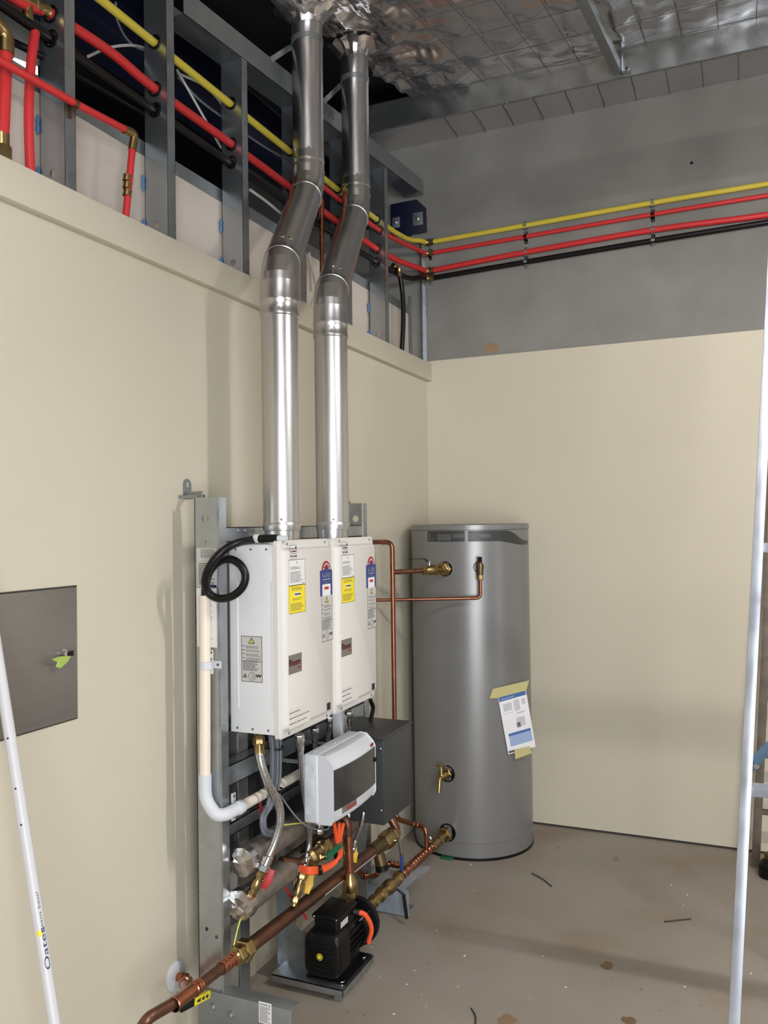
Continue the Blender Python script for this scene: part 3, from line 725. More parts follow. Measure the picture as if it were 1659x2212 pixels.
def heater(y0, label, first):
    t = thing('water_heater', (HX0, y0+HW/2, HZ0), label, 'water heater', 'gas water heaters side by side on the frame')
    y1 = y0+HW; xb = HX1-0.030
    zt = HZ1-0.012
    body = obj('body', MB().box((HX0, y0+0.004, HZ0+0.012), (xb, y1-0.004, zt)), 'white_metal', t, bevel=0.003)
    for xx in (PY(512, 1400, H1Y).x, PY(587, 1400, H1Y).x):
        obj('rib', MB().obox((xx, y0+0.0035, (HZ0+HZ1)/2-0.02), (0.003, 0, 0), (0, 0.0018, 0), (0, 0, 0.195)), 'white_metal', body, bevel=0.0015)
    for k in range(3):
        for zz in (zt-0.014, HZ0+0.026): screw(body, (HX0+0.025+0.055*k, y0+0.004, zz), -Y, 0.0035, 'ink_mid')
    # front cover: flange plus raised pressed panel with rounded corners
    def rrect(x, a, b, c, d, r, n=6):
        P = []
        for (cy, cz, s0) in ((b-r, d-r, 0), (a+r, d-r, 1), (a+r, c+r, 2), (b-r, c+r, 3)):
            for k in range(n+1):
                an = math.pi/2*(s0+k/n); P.append(V((x, cy+r*math.cos(an), cz+r*math.sin(an))))
        return P
    loops = [rrect(xb-0.004, y0, y1, HZ0, HZ1, 0.012), rrect(xb+0.010, y0, y1, HZ0, HZ1, 0.016), rrect(xb+0.0125, y0+0.003, y1-0.003, HZ0+0.003, HZ1-0.003, 0.016),
             rrect(xb+0.0125, y0+0.015, y1-0.015, HZ0+0.024, HZ1-0.024, 0.014), rrect(HX1-0.005, y0+0.019, y1-0.019, HZ0+0.028, HZ1-0.028, 0.014), rrect(HX1, y0+0.026, y1-0.026, HZ0+0.035, HZ1-0.035, 0.010)]
    n = len(loops[0]); vs_ = sum(loops, []); fs_ = [tuple(reversed(range(n)))]
    for k in range(len(loops)-1):
        for i in range(n): fs_.append((k*n+i, k*n+(i+1) % n, (k+1)*n+(i+1) % n, (k+1)*n+i))
    fs_.append(tuple((len(loops)-1)*n+i for i in range(n)))
    cov = obj('front_cover', MB().add(vs_, fs_), 'cover_white', t, angle=50)
    for yy in (y0+0.055, y1-0.035):
        for zz in (HZ1-0.011, HZ0+0.011): screw(cov, (xb+0.0125, yy, zz), X, 0.0045, 'galv_dull')
    obj('flue_collar', MB().lathe((FLX, y0+HW/2+0.007, zt), Z, [(0, RF*1.12), (0.008, RF*1.12), (0.010, RF*0.93), (0.06, RF*0.93)], 32), 'stainless', t)
    # labels, measured on the first heater
    dy = y0-H1Y; xl = HX1
    def L(a, b, m, name='label', lab=None, lift=0.0006):
        p0, p1 = PX(*a, xl), PX(*b, xl)
        return Lab(t, V((xl, p0.y+dy, p1.z)), Y, Z, p1.y-p0.y, p0.z-p1.z, m, name, label=lab, lift=lift)
    l = L((626, 1178), (640.5, 1207), 'label_white', lab='small red and white plumber sticker')
    l.border('ink_mid', 0.03); l.text('red_ink', "HOLZ'S", 0.42, 0.68, 0.13, 0.66); l.text('red_ink', 'PLUMBING', 0.5, 0.48, 0.14, 0.9)
    l.rect('ink_grey', 0.14, 0.36, 0.86, 0.42); l.text('red_ink', '047 66 00', 0.5, 0.12, 0.17, 0.9)
    l.poly('ink', [(0.78, 0.70), (0.95, 0.70), (0.97, 0.82), (0.87, 0.95), (0.77, 0.82)]); l.done()
    l = L((623, 1210), (659, 1262), 'label_white', lab='white warning label with small print')
    l.border('ink', 0.012); l.poly('ink_grey', [(0.46, 0.85), (0.54, 0.85), (0.5, 0.95)]); l.lines('ink_mid', 0.09, 0.72, 0.62, 0.74, 3, 0.45); l.lines('ink_mid', 0.09, 0.86, 0.12, 0.55, 8, 0.4); l.rect('ink_mid', 0.8, 0.06, 0.93, 0.08); l.done()
    l = L((623.4, 1265.5), (659.5, 1320), 'label_yellow', lab='yellow notice label')
    l.border('ink', 0.012); l.lines('ink_mid', 0.15, 0.9, 0.80, 0.93, 3, 0.4); l.rect('label_white', 0.3, 0.60, 0.70, 0.72); l.rect('ink', 0.34, 0.64, 0.66, 0.69, 0.0006); l.poly('ink', [(0.66, 0.63), (0.72, 0.665), (0.66, 0.70)], 0.0006)
    l.lines('ink_mid', 0.22, 0.82, 0.45, 0.54, 2, 0.4); l.lines('ink_mid', 0.09, 0.9, 0.08, 0.36, 6, 0.4); l.done()
    l = L((691, 1233), (717.6, 1284), 'blue_ink', 'gas_rating_label', lab='blue gas energy rating label with red star dome')
    n2 = 18
    def dome(m, r, k): l.poly(m, [(0.5+r*math.cos(math.pi*i/n2), 1.0+r*math.sin(math.pi*i/n2)*l.w/l.h) for i in range(n2+1)], k)
    dome('red_bright', 0.36, 0.0001); dome('red_ink', 0.33, 0.0003); dome('blue_ink', 0.13, 0.0009)
    for i in range(6):
        a = math.pi*(i+0.5)/6; l.poly('label_white', [(0.5+0.24*math.cos(a)+0.045*math.cos(2*math.pi*j/5), 1.0+(0.24*math.sin(a)+0.045*math.sin(2*math.pi*j/5))*l.w/l.h) for j in range(5)], 0.0012)
    l.text('label_white', 'GAS', 0.5, 0.71, 0.19, 0.62); l.text('label_white', 'ENERGY RATING', 0.5, 0.62, 0.035, 0.62)
    l.lines('ink_grey', 0.26, 0.76, 0.48, 0.57, 3, 0.4); l.rect('label_white', 0.16, 0.0, 0.84, 0.45, 0.0004); l.rect('red_bright', 0.32, 0.24, 0.68, 0.35, 0.0008); l.lines('ink_grey', 0.24, 0.76, 0.05, 0.18, 4, 0.5); l.done()
    info_label(L((693.5, 1287), (718.5, 1381), 'label_grey', lab='tall grey information label'))
    l = L((623, 1417), (652, 1449), 'badge_grey', 'badge', lab='grey maker badge with red lettering')
    l.text('badge_red', 'Rheem', 0.46, 0.42, 0.36, 0.82); l.rect('badge_red', 0.66, 0.2, 0.93, 0.32); l.done()
    l = L((706, 1519.5), (713.7, 1531.5), 'ink', 'dark_square'); l.done()
    l = L((624, 1535), (670, 1556), 'cover_white', 'print_panel', lab='fine black instruction print', lift=0.00012); l.lines('ink_mid', 0.02, 0.98, 0.1, 0.95, 3, 0.16, 0.5); l.done()
    if first:
        a, b = PY(521, 1373, y0+0.004), PY(567.5, 1475, y0+0.004)
        info_label(Lab(t, V((a.x, y0+0.004, b.z)), X, Z, b.x-a.x, a.z-b.z, 'label_grey', label='grey information label on the side panel'))
    # pipe tails below
    for k, (yy, xx) in enumerate(((0.06, 0.06), (0.17, 0.13), (0.25, 0.08))):
        mbn = MB().lathe((HX0+xx, y0+yy, HZ0-0.018), Z, [(0, 0.011), (0.035, 0.011)], 14); hexnut(mbn, (HX0+xx, y0+yy, HZ0-0.012), Z, 0.017, 0.014)
        obj('pipe_tail', mbn, 'brass' if k == 0 else 'chrome', t)
    return t
heater(H1Y, 'white gas water heater with the coiled black hose at its side', True)
heater(H2Y, 'white gas water heater beside the copper elbow and grey tank', False)
#__PART2__

# ================================================================== GALVANISED HEATER FRAME
PXX0, PXX1, PYY = 0.084, 0.172, -2.302
fr = thing('heater_frame', (0.128, -1.75, 0.0), 'galvanised steel frame of channel posts and rails carrying the heaters', 'frame')
def upright(y, holes, z1=1.69, z0=0.0, x0=PXX0, x1=PXX1, d=0.042):
    o = obj('post', MB().plate((x0, y, z0), X, Z, Y, x1-x0, z1-z0, 0.0025, holes)
        .box((x1-0.0025, y, z0), (x1, y+d, z1)).box((x0, y, z0), (x0+0.0025, y+d, z1))
        .lathe((x1-0.003, y+0.003, z0), Z, [(0, 0.0045), (z1-z0, 0.0045)], 10), 'galv', fr, angle=30)
    return o
post = upright(PYY, [(0.030, 0.375, 0.006), (0.066, 0.357, 0.006), (0.040, 1.625, 0.013), (0.042, 1.555, 0.004)])
post2 = upright(-1.262, [(0.055, 1.625, 0.014)])
for y_, dz in ((PYY, 0), (-1.262, 0)):
    # wall tie: strap back to the wall with an eared tab
    ty = y_+0.075
    o = obj('wall_tie', MB().box((0.003, y_+0.03, 1.690), (0.10, y_+0.034, 1.70)).bar((0.002, ty-0.01, 1.70), (0.10, y_+0.02, 1.70), 0.022, 0.003, Z), 'galv_dull', fr)
    tab = []
    for k in range(9):
        a = math.pi*k/8; tab.append((0.001, ty+0.020*math.cos(a), 1.738+0.016*math.sin(a)))
    obj('tab', MB().prism([(0.001, ty-0.02, 1.69)]+tab[::-1]+[(0.001, ty+0.02, 1.69)], (0.003, 0, 0)), 'galv_dull', o)
    obj('slot', MB().box((0.0038, ty-0.003, 1.728), (0.0046, ty+0.003, 1.742)), 'plaster', o, smooth=False)
upright(-2.125, [], 0.93, 0.0, 0.075, 0.115, 0.06)
def rail(z0, z1, x0=0.118, x1=0.168, y0=-2.258, y1=-1.264):
    return obj('rail', MB().box((x1-0.0025, y0, z0), (x1, y1, z1)).box((x0, y0, z0), (x1, y1, z0+0.0025)).box((x0, y0, z1-0.0025), (x1, y1, z1)), 'galv', fr, smooth=False)
r1 = rail(1.552, 1.598)
for yy in (-2.19, -2.15, -2.10, -1.93, -1.90): screw(r1, (0.168, yy, 1.586), X, 0.006, 'galv_dull', 'bolt', 0.005)
rail(0.80, 0.862); rail(0.62, 0.66, 0.10, 0.13); rail(0.34, 0.38, 0.10, 0.13)
# dark sheet under the heaters, its charcoal colour deepens the shade there
obj('shade_sheet', MB().box((0.062, -2.25, 0.46), (0.066, -1.264, 0.95)), 'charcoal', fr, smooth=False)
# feet: wide bolted plates reaching out into the room
def foot(y, x0, x1, h, lab):
    o = obj('foot', MB().box((x0, y-0.004, 0.0), (x1, y, h)).box((x0, y, h-0.004), (x1, y+0.05, h)).box((x0, y, 0.0), (x1, y+0.09, 0.004)), 'galv_dull', fr, bevel=0.0015)
    for (bx, bz) in ((x0+0.055, h-0.045), (x0+0.118, h-0.055), (x0+0.05, h-0.115), (x0+0.125, h-0.125)):
        obj('bolt', hexnut(MB().lathe((bx, y-0.004, bz), -Y, [(0, 0.013), (0.002, 0.013)], 12), (bx, y-0.006, bz), -Y, 0.0095, 0.007), 'galv_dull', o)
    return o
nf = foot(PYY-0.004, 0.085, 0.410, 0.195, True)
a, b = PY(559, 2162, PYY-0.008), PY(587, 2215, PYY-0.008)
l = Lab(nf, V((a.x, PYY-0.008, b.z)), X, Z, b.x-a.x, a.z-b.z, 'label_white', label='white maker label with black small print')
l.base.parent = fr
l.rect('ink', 0.10, 0.865, 0.30, 0.90).rect('ink', 0.33, 0.865, 0.70, 0.90); l.poly('ink', [(0.78, 0.85), (0.92, 0.85), (0.85, 0.93)]); l.lines('ink_mid', 0.08, 0.92, 0.05, 0.80, 14, 0.45, 0.4); l.done()
foot(-1.235, 0.085, 0.335, 0.092, False)
# pump stand: base plate with folded upright gusset
pb = obj('pump_plate', MB().box((0.10, -1.91, 0.040), (0.378, -1.66, 0.046)).box((0.10, -1.91, 0.020), (0.378, -1.906, 0.046)).box((0.374, -1.91, 0.020), (0.378, -1.66, 0.046)), 'galv', fr, bevel=0.001)
obj('gusset', MB().prism([(0.10, -1.84, 0.046), (0.29, -1.84, 0.046), (0.16, -1.84, 0.20), (0.14, -1.84, 0.46), (0.10, -1.84, 0.46)], (0, 0.004, 0)).box((0.10, -1.87, 0.0), (0.104, -1.84, 0.46)), 'galv', fr)
for q_ in ((0.10, -1.87), (0.34, -1.70), (0.34, -1.90)): obj('stand_leg', MB().box((q_[0], q_[1], 0.0), (q_[0]+0.03, q_[1]+0.03, 0.0405)), 'galv_dull', fr)
for yy in (-1.875, -1.70):
    obj('bolt', hexnut(MB().lathe((0.358, yy, 0.046), Z, [(0, 0.012), (0.002, 0.012)], 12), (0.358, yy, 0.048), Z, 0.009, 0.008), 'chrome', fr)
obj('switchboard_arm', MB().box((0.168, -1.96, 0.80), (0.284, -1.93, 0.803)).box((0.168, -1.72, 0.80), (0.284, -1.69, 0.803)), 'galv_dull', fr)
# printed labels on the near post
yl = PYY
def post_label(a, b, name, m, lab):
    p0, p1 = PY(*a, yl), PY(*b, yl); return Lab(fr, V((p0.x, yl, p1.z)), X, Z, p1.x-p0.x, p0.z-p1.z, m, name, label=lab)
l = post_label((425, 1184), (469, 1268), 'label', 'label_grey', 'grey label densely printed, half hidden by the hose')
l.lines('ink_mid', 0.2, 0.95, 0.75, 0.98, 6, 0.45); l.lines('ink_mid', 0.1, 0.9, 0.05, 0.62, 13, 0.45); l.rect('navy_ink', 0.65, 0.0, 0.98, 0.05); l.done()
l = post_label((425, 1270), (469, 1399), 'label', 'label_white', 'plain white sheet stuck on the post')
for v in (0.86, 0.70, 0.58, 0.50, 0.46, 0.13): l.rect('print_grey', 0.66, v, 0.78, v+0.03)
l.done()
l = post_label((453, 1404), (461, 1456), 'label', 'label_white', 'narrow white sticker behind the drain pipe'); l.rect('ink_mid', 0.2, 0.85, 0.7, 0.95); l.rect('ink_mid', 0.2, 0.6, 0.7, 0.66); l.done()

# ================================================================== DRAIN, COILED HOSE
yd = PYY-0.024
T0 = PY(443, 1293, yd); B0 = PY(443, 1688, yd)
dp = thing('drain_pipe', (T0.x, yd, 0.70), 'cream plastic drain pipe down the post with a white elbow', 'drain pipe')
xr = 0.197; zr = 0.735
obj('pipe', MB().tube([T0+V((0, 0, 0.01)), B0], 0.0165, 20), 'pvc', dp)
E1 = V((B0.x+0.002, yd, zr+0.055)); E2 = V((xr-0.010, -2.315, zr)); E3 = V((xr, -2.235, zr))
obj('elbow', MB().tube(fillet([B0+V((0, 0, 0.022)), B0+V((0, 0, -0.055)), (E1+E2)/2+V((0.008, -0.004, -0.028)), E2+V((0, 0.01, -0.004)), E3], 0.035), 0.0195, 20), 'white_plastic', dp)
obj('pipe', MB().tube([E3-V((0, 0.01, 0)), V((xr, -1.60, zr))], 0.0165, 20), 'pvc', dp)
cz = PY(443, 1437, yd).z
sd_ = MB().lathe((T0.x, yd, cz-0.011), Z, [(0, 0.0175), (0, 0.0188), (0.022, 0.0188), (0.022, 0.0175)], 20, cap=False)
sd_.box((T0.x+0.014, PYY-0.004, cz-0.011), (T0.x+0.040, PYY-0.0005, cz+0.011)).box((T0.x-0.028, PYY-0.004, cz-0.011), (T0.x-0.014, PYY-0.0005, cz+0.011))
so = obj('saddle_clip', sd_, 'white_plastic', dp, angle=40)
for dx in (0.030, -0.021): obj('screw', MB().lathe((T0.x+dx, PYY-0.004, cz), -Y, [(0, 0.0045), (0.002, 0.004)], 10), 'ink_mid', so)
s2 = MB().lathe((xr, -2.252, zr), Y, [(0, 0.0175), (0, 0.021), (0.02, 0.021), (0.02, 0.0175)], 20, cap=False).box((xr-0.024, -2.252, zr+0.012), (xr-0.020, -2.232, zr+0.042)).box((xr-0.024, -2.252, zr-0.042), (xr-0.020, -2.232, zr-0.012))
s2o = obj('saddle_clip', s2, 'white_plastic', dp, angle=40)
for dz in (0.032, -0.032): obj('screw', MB().lathe((xr-0.020, -2.242, zr+dz), X, [(0, 0.0045), (0.002, 0.004)], 10), 'ink_mid', s2o)

hp = [(600, 1163, -2.225), (575, 1163, -2.232), (545, 1166, -2.25), (510, 1174, -2.315), (478, 1193, -2.355), (453, 1224, -2.368), (443, 1256, -2.362), (452, 1282, -2.345), (475, 1293, -2.335), (503, 1287, -2.330), (524, 1268, -2.328), (530, 1243, -2.328), (519, 1220, -2.328), (497, 1208, -2.328), (472, 1214, -2.328), (452, 1237, -2.328), (444, 1268, -2.327), (443.5, 1300, yd)]
ch = thing('drain_hose', PY(480, 1300, -2.33), 'black corrugated hose looped in a coil beside the heater', 'hose')
pts = spline([PY(a, b, c) for a, b, c in hp], 14)
rad = [0.0118+(0.0007 if k % 2 else -0.0004) for k in range(len(pts))]
obj('hose', MB().tube(pts, rad, 14), 'black_rubber', ch, angle=60)
h0 = pts[0]; dh = (pts[1]-pts[0]).normalized()
obj('spigot', MB().tube([h0-dh*0.03, h0+dh*0.012], 0.0095, 14), 'white_plastic', ch)
c5 = PY(556, 1164, -2.24); obj('cable_tie', MB().tube([c5-V((0.006, 0.004, -0.001)), c5+V((0.006, -0.004, 0.001))], 0.0135, 14), 'white_plastic', ch)

# ================================================================== TANK
TC = V((0.335, -0.320, 0)); TR = 0.297; TZ = 1.597
def on_tank(px, py, R=TR):
    d = ray(px, py); ox, oy = CAM.x-TC.x, CAM.y-TC.y
    a = d.x**2+d.y**2; b = ox*d.x+oy*d.y; c = ox*ox+oy*oy-R*R; q = b*b-a*c
    if q < 0: q = 0
    return CAM+d*((-b-math.sqrt(q))/a)
def nrm(p): return V((p.x-TC.x, p.y-TC.y, 0)).normalized()
tk = thing('storage_tank', TC, 'tall grey cylindrical hot water storage tank standing in the corner', 'tank')
obj('shell', MB().lathe(TC, Z, [(0.012, TR-0.006), (0.012, TR), (0.075, TR), (0.077, TR-0.003), (0.081, TR-0.003), (0.083, TR), (TZ-0.030, TR)], 72), 'tank_grey', tk)
obj('lid', MB().lathe(TC, Z, [(TZ-0.0295, TR-0.003), (TZ-0.0280, TR+0.0035), (TZ-0.006, TR+0.0035), (TZ, TR-0.004)], 72), 'tank_grey', tk)
obj('base_ring', MB().lathe(TC, Z, [(0, TR-0.004), (0, TR+0.003), (0.012, TR+0.003), (0.012, TR-0.004)], 72), 'black_rubber', tk)
def ang(px, py): p_ = on_tank(px, py); return math.atan2(p_.y-TC.y, p_.x-TC.x)
def patch(a0, a1, f0, f1, dr, n=40, name='patch', m='tank_band', parent=tk):
    vs_ = []; 
    for k in range(n+1):
        a = a0+(a1-a0)*k/n
        for zz in (f0(k/n), f1(k/n)): vs_.append((TC.x+math.cos(a)*(TR+dr), TC.y+math.sin(a)*(TR+dr), zz))
    for k in range(n+1):
        a = a0+(a1-a0)*k/n
        for zz in (f0(k/n), f1(k/n)): vs_.append((TC.x+math.cos(a)*(TR-0.001), TC.y+math.sin(a)*(TR-0.001), zz))
    q = 2*(n+1); fs_ = [(2*k, 2*k+2, 2*k+3, 2*k+1) for k in range(n)]+[(2*k, 2*k+q, 2*k+2+q, 2*k+2) for k in range(n)]+[(2*k+1, 2*k+3, 2*k+3+q, 2*k+1+q) for k in range(n)]
    return obj(name, MB().add(vs_, fs_), m, parent, solid=False)
aL, aR = ang(924, 1160), ang(1126, 1160)+0.30
def sm(t, a, b): t = max(0, min(1, (t-a)/(b-a))); return t*t*(3-2*t)
zb0 = on_tank(1000, 1170).z
def tpx(px): return (ang(px, 1160)-aL)/(aR-aL)
bd = patch(aL, aR, lambda t: zb0-0.022*sm(t, tpx(1070), tpx(1128)), lambda t: TZ-0.033-0.052*sm(t, tpx(1092), tpx(1133)), 0.0006, name='band_label')
bd['label'] = 'dark grey band label sweeping down at one end'
def tband(p0, p1, z0, z1): return patch(ang(p0, 1160), ang(p1, 1160), lambda t: zb0+z0, lambda t: zb0+z1, 0.0010, 6, 'print', 'tank_band2', bd)
for a_, b_, z0, z1 in ((926, 930, 0.004, 0.040), (945, 974, 0.006, 0.036), (978, 1003, 0.018, 0.038), (1012, 1032, 0.014, 0.036), (1034, 1060, 0.018, 0.034), (933, 936, 0.004, 0.02)): tband(a_, b_, z0, z1)
patch(ang(1004, 1160), ang(1011, 1160), lambda t: zb0, lambda t: TZ-0.033, 0.0012, 4, 'band_joint', 'tank_grey', bd)
for q_ in ((1002, 1139),):
    pp = on_tank(*q_, TR+0.0035); screw(tk, pp, nrm(pp), 0.003, 'ink_mid')
def boss(px, py, r, name='port'):
    p_ = on_tank(px, py); n_ = nrm(p_)
    obj(name, MB().lathe(p_-n_*0.004, n_, [(0, r), (0.007, r), (0.007, r*0.86), (0.003, r*0.84)], 24), 'black_rubber', tk)
    return p_, n_
# hot outlet, relief valve, tap and cold inlet
ph_, nh = boss(962, 1229, 0.036)
pt_, nt_ = boss(1034, 1225, 0.026)
pd_, nd_ = boss(966, 1671, 0.040)
pc_, nc_ = boss(967, 1798, 0.042)
gw = PZ(972, 1851, 0.0)
tag(obj('packing_wedge', MB().box((gw.x-0.035, gw.y-0.04, 0), (gw.x+0.025, gw.y+0.012, 0.010)), 'green_plastic', bevel=0.002), 'small green plastic packer under the edge of the tank', 'wedge')

tap = thing('drain_tap', pd_, 'brass garden tap screwed into the side of the tank', 'tap')
obj('body', hexnut(hexnut(MB(), pd_, nd_, 0.028, 0.016).lathe(pd_, nd_, [(0.016, 0.016), (0.06, 0.016), (0.064, 0.013), (0.07, 0.013)], 16), pd_+nd_*0.03, nd_, 0.020, 0.014), 'brass', tap)
e_ = pd_+nd_*0.062
obj('spout', MB().tube(fillet([e_-nd_*0.01, e_+nd_*0.018, e_+nd_*0.03+V((0, 0, -0.065))], 0.02), 0.0105, 14), 'brass', tap)
obj('spindle', MB().lathe(e_, Z, [(0, 0.012), (0.012, 0.012), (0.018, 0.008), (0.05, 0.006)], 14), 'brass', tap)
obj('handle', MB().tube([e_+V((-0.024, -0.004, 0.052)), e_+V((0.024, 0.004, 0.052))], 0.005, 10), 'brass', tap)

# relief valve and its copper drain
yr = -0.66
rv = thing('relief_valve', pt_, 'black and brass relief valve with copper drain pipe across the tank', 'valve')
v0 = pt_+nt_*0.045
obj('body', MB().tube([pt_, v0], 0.014, 14).lathe(v0+V((0, 0, -0.035)), Z, [(0, 0.015), (0.05, 0.016), (0.06, 0.010)], 16), 'brass_dull', rv)
obj('lever', MB().box(v0+V((-0.008, -0.008, 0.022)), v0+V((0.008, 0.008, 0.050))).lathe(v0+V((0, 0, 0.0)), -V((nt_.x, nt_.y, 0))*-1, [(0, 0.014), (0.012, 0.012)], 14), 'black_plastic', rv)
zl_ = PY(1037, 1292, v0.y).z
q0 = V((v0.x, v0.y, zl_)); q1 = PY(815, 1291, -0.80)+V((-0.06, -0.02, 0))
rd = MB().tube(fillet([v0+V((0, 0, -0.03)), q0, V((q1.x, q1.y, zl_-0.006))], 0.022), 0.0078, 12)
obj('drain_pipe', rd, 'copper_pipe', rv)
obj('nut', hexnut(MB(), v0+V((0, 0, -0.06)), Z, 0.014, 0.026), 'brass', rv)
de = (q1-q0).normalized(); obj('elbow', rings(rings(MB(), q0+de*0.03, de, 0.0085, (0, 0.012), 0.008), q0+V((0, 0, 0.03)), Z, 0.0085, (0,), 0.008), 'copper', rv)

# hot pipe: riser, tee, ball valve to the tank
ypl = -0.85
RU = PY(847, 1171, ypl)
hr = thing('hot_riser', (RU.x, ypl, 0.24), 'copper riser pipe with elbow and tee between heater and tank', 'pipe')
RL = PY(905, 1776, ypl)
zlow = RL.z; TEEZ = PY(849, 1236, ypl).z
obj('riser', MB().tube(fillet([PY(790, 1171, ypl), RU, V((RU.x, ypl, zlow)), V((0.297, -0.90, zlow)), V((0.297, -0.90, 0.13))], 0.035), 0.0112, 14), 'copper_pipe', hr)
bts = [MB() for _ in range(6)]; rings(bts[0], RU+V((-0.045, 0, 0)), X, 0.0115, (0, 0.012)); rings(bts[1], RU+V((0, 0, -0.045)), Z, 0.0115, (0, -0.008)); rings(bts[2], V((RU.x, ypl, TEEZ)), Z, 0.0115, (-0.045, -0.036, 0.036, 0.045)); rings(bts[3], V((0.257, -0.889, zlow)), V((1, -0.28, 0)), 0.0115, (0, -0.02)); rings(bts[4], V((0.297, -0.90, zlow-0.045)), Z, 0.0115, (0, -0.014))
for bt in bts:
    if bt.v: obj('coupling', bt, 'copper', hr)
jt = V((RU.x, ypl, TEEZ)); je = ph_+nh*0.05
jd = (je-jt).normalized(); Lj = (je-jt).length
obj('branch', MB().tube([jt, je], 0.0112, 14), 'copper_dull', hr)
obj('branch_coupling', rings(MB(), jt, jd, 0.0115, (0.03, 0.042, Lj*0.42, Lj*0.46)), 'copper', hr)
bv = thing('hot_ball_valve', je, 'brass ball valve with thin black lever on the upper tank outlet', 'valve')
vb = jt+jd*(Lj*0.70)
obj('body', hexnut(hexnut(MB().lathe(vb, jd, [(-0.010, 0.018), (0.02, 0.025), (0.04, 0.022)], 16), vb-jd*0.028, jd, 0.024, 0.024), vb+jd*0.036, jd, 0.028, 0.018), 'brass', bv)
obj('union', hexnut(hexnut(hexnut(MB(), ph_+nh*0.003, nh, 0.035, 0.016), ph_+nh*0.019, nh, 0.029, 0.018), ph_+nh*0.037, nh, 0.023, 0.02), 'brass', bv)
kx = vb+jd*0.015
obj('stem', MB().lathe(kx, Z, [(0.015, 0.006), (0.034, 0.006), (0.036, 0.009), (0.044, 0.008)], 12), 'chrome', bv)
obj('lever', MB().bar(kx+V((0, 0, 0.038)), kx-jd*0.03+V((0, 0, 0.055)), 0.012, 0.003, Y).bar(kx-jd*0.03+V((0, 0, 0.055)), kx-jd*0.105+V((0, 0, 0.056)), 0.012, 0.003, Y), 'black_plastic', bv)

# notice taped to the tank
nP = on_tank(1092, 1560); nn = nrm(nP); 
nn = (nn*0.8+(-FW)*0.45); nn.z = 0; nn.normalize()
def on_note(px, py, off=0.0): d = ray(px, py); return CAM+d*((nP+nn*(0.006+off)-CAM).dot(nn)/d.dot(nn))
C4 = [(1076, 1508), (1136, 1491), (1157, 1613), (1098, 1630)]
def bil(u, v, off=0.0):       # u right, v down
    a = V((*C4[0],)).lerp(V((*C4[1],)), u); b = V((*C4[3],)).lerp(V((*C4[2],)), u); p_ = a.lerp(b, v)
    return on_note(p_.x, p_.y, off+0.006*math.sin(math.pi*v)*(0.3+0.7*u))
def sheet(u0, v0, u1, v1, off, t=0.0006, n=8):
    vs_ = []; 
    for k in (0, 1):
        for j in range(n+1):
            for i in range(n+1): vs_.append(bil(u0+(u1-u0)*i/n, v0+(v1-v0)*j/n, off+(t if k else 0)))
    q = (n+1)**2; fs_ = []
    for k in (0, 1):
        for j in range(n):
            for i in range(n): a = k*q+j*(n+1)+i; fs_.append((a, a+1, a+n+2, a+n+1))
    for i in range(n):
        fs_ += [(i, i+1, q+i+1, q+i), (n*(n+1)+i, n*(n+1)+i+1, q+n*(n+1)+i+1, q+n*(n+1)+i), (i*(n+1), (i+1)*(n+1), q+(i+1)*(n+1), q+i*(n+1)), (i*(n+1)+n, (i+1)*(n+1)+n, q+(i+1)*(n+1)+n, q+i*(n+1)+n)]
    return MB().add(vs_, fs_)
no = thing('paper_notice', nP, 'printed white and blue paper notice taped crooked on the tank', 'notice')
pg = obj('sheet', sheet(0, 0, 1, 1, 0), 'paper', no)
obj('print', sheet(0.02, 0.0, 0.98, 0.075, 0.0007, 0.0002), 'header_paper', pg)
obj('print', sheet(0.10, 0.035, 0.55, 0.05, 0.0011, 0.0001), 'pale_blue', pg)
obj('print', sheet(0.13, 0.655, 0.93, 0.70, 0.0007, 0.0002), 'header_paper', pg)
obj('print', sheet(0.14, 0.70, 0.94, 0.88, 0.0007, 0.0002), 'pale_blue', pg)
for u0, v0, u1, v1 in ((0.12, 0.13, 0.42, 0.26), (0.50, 0.11, 0.70, 0.30), (0.78, 0.12, 0.92, 0.22), (0.10, 0.30, 0.44, 0.31), (0.55, 0.33, 0.85, 0.36)): obj('print', sheet(u0, v0, u1, v1, 0.0007, 0.0002, 3), 'print_grey', pg)
obj('drawing', sheet(0.50, 0.42, 0.80, 0.58, 0.0007, 0.0002, 3), 'print_grey', pg); obj('drawing', sheet(0.48, 0.50, 0.62, 0.59, 0.0010, 0.0002, 3), 'ink_grey', pg); obj('drawing', sheet(0.54, 0.52, 0.60, 0.56, 0.0014, 0.0002, 2), 'ink_mid', pg)
obj('print', sheet(0.03, 0.945, 0.30, 0.985, 0.0007, 0.0002, 3), 'ink_mid', pg)
def tapepiece(c): return obj('tape', MB().prism([on_note(a_, b_, 0.0035) for a_, b_ in c], nn*0.0006), 'tape', no)
tapepiece([(1064, 1488), (1124, 1474), (1143, 1470), (1137, 1491), (1074, 1508), (1057, 1509)])
tapepiece([(1111, 1619), (1144, 1612), (1149, 1627), (1113, 1640)])

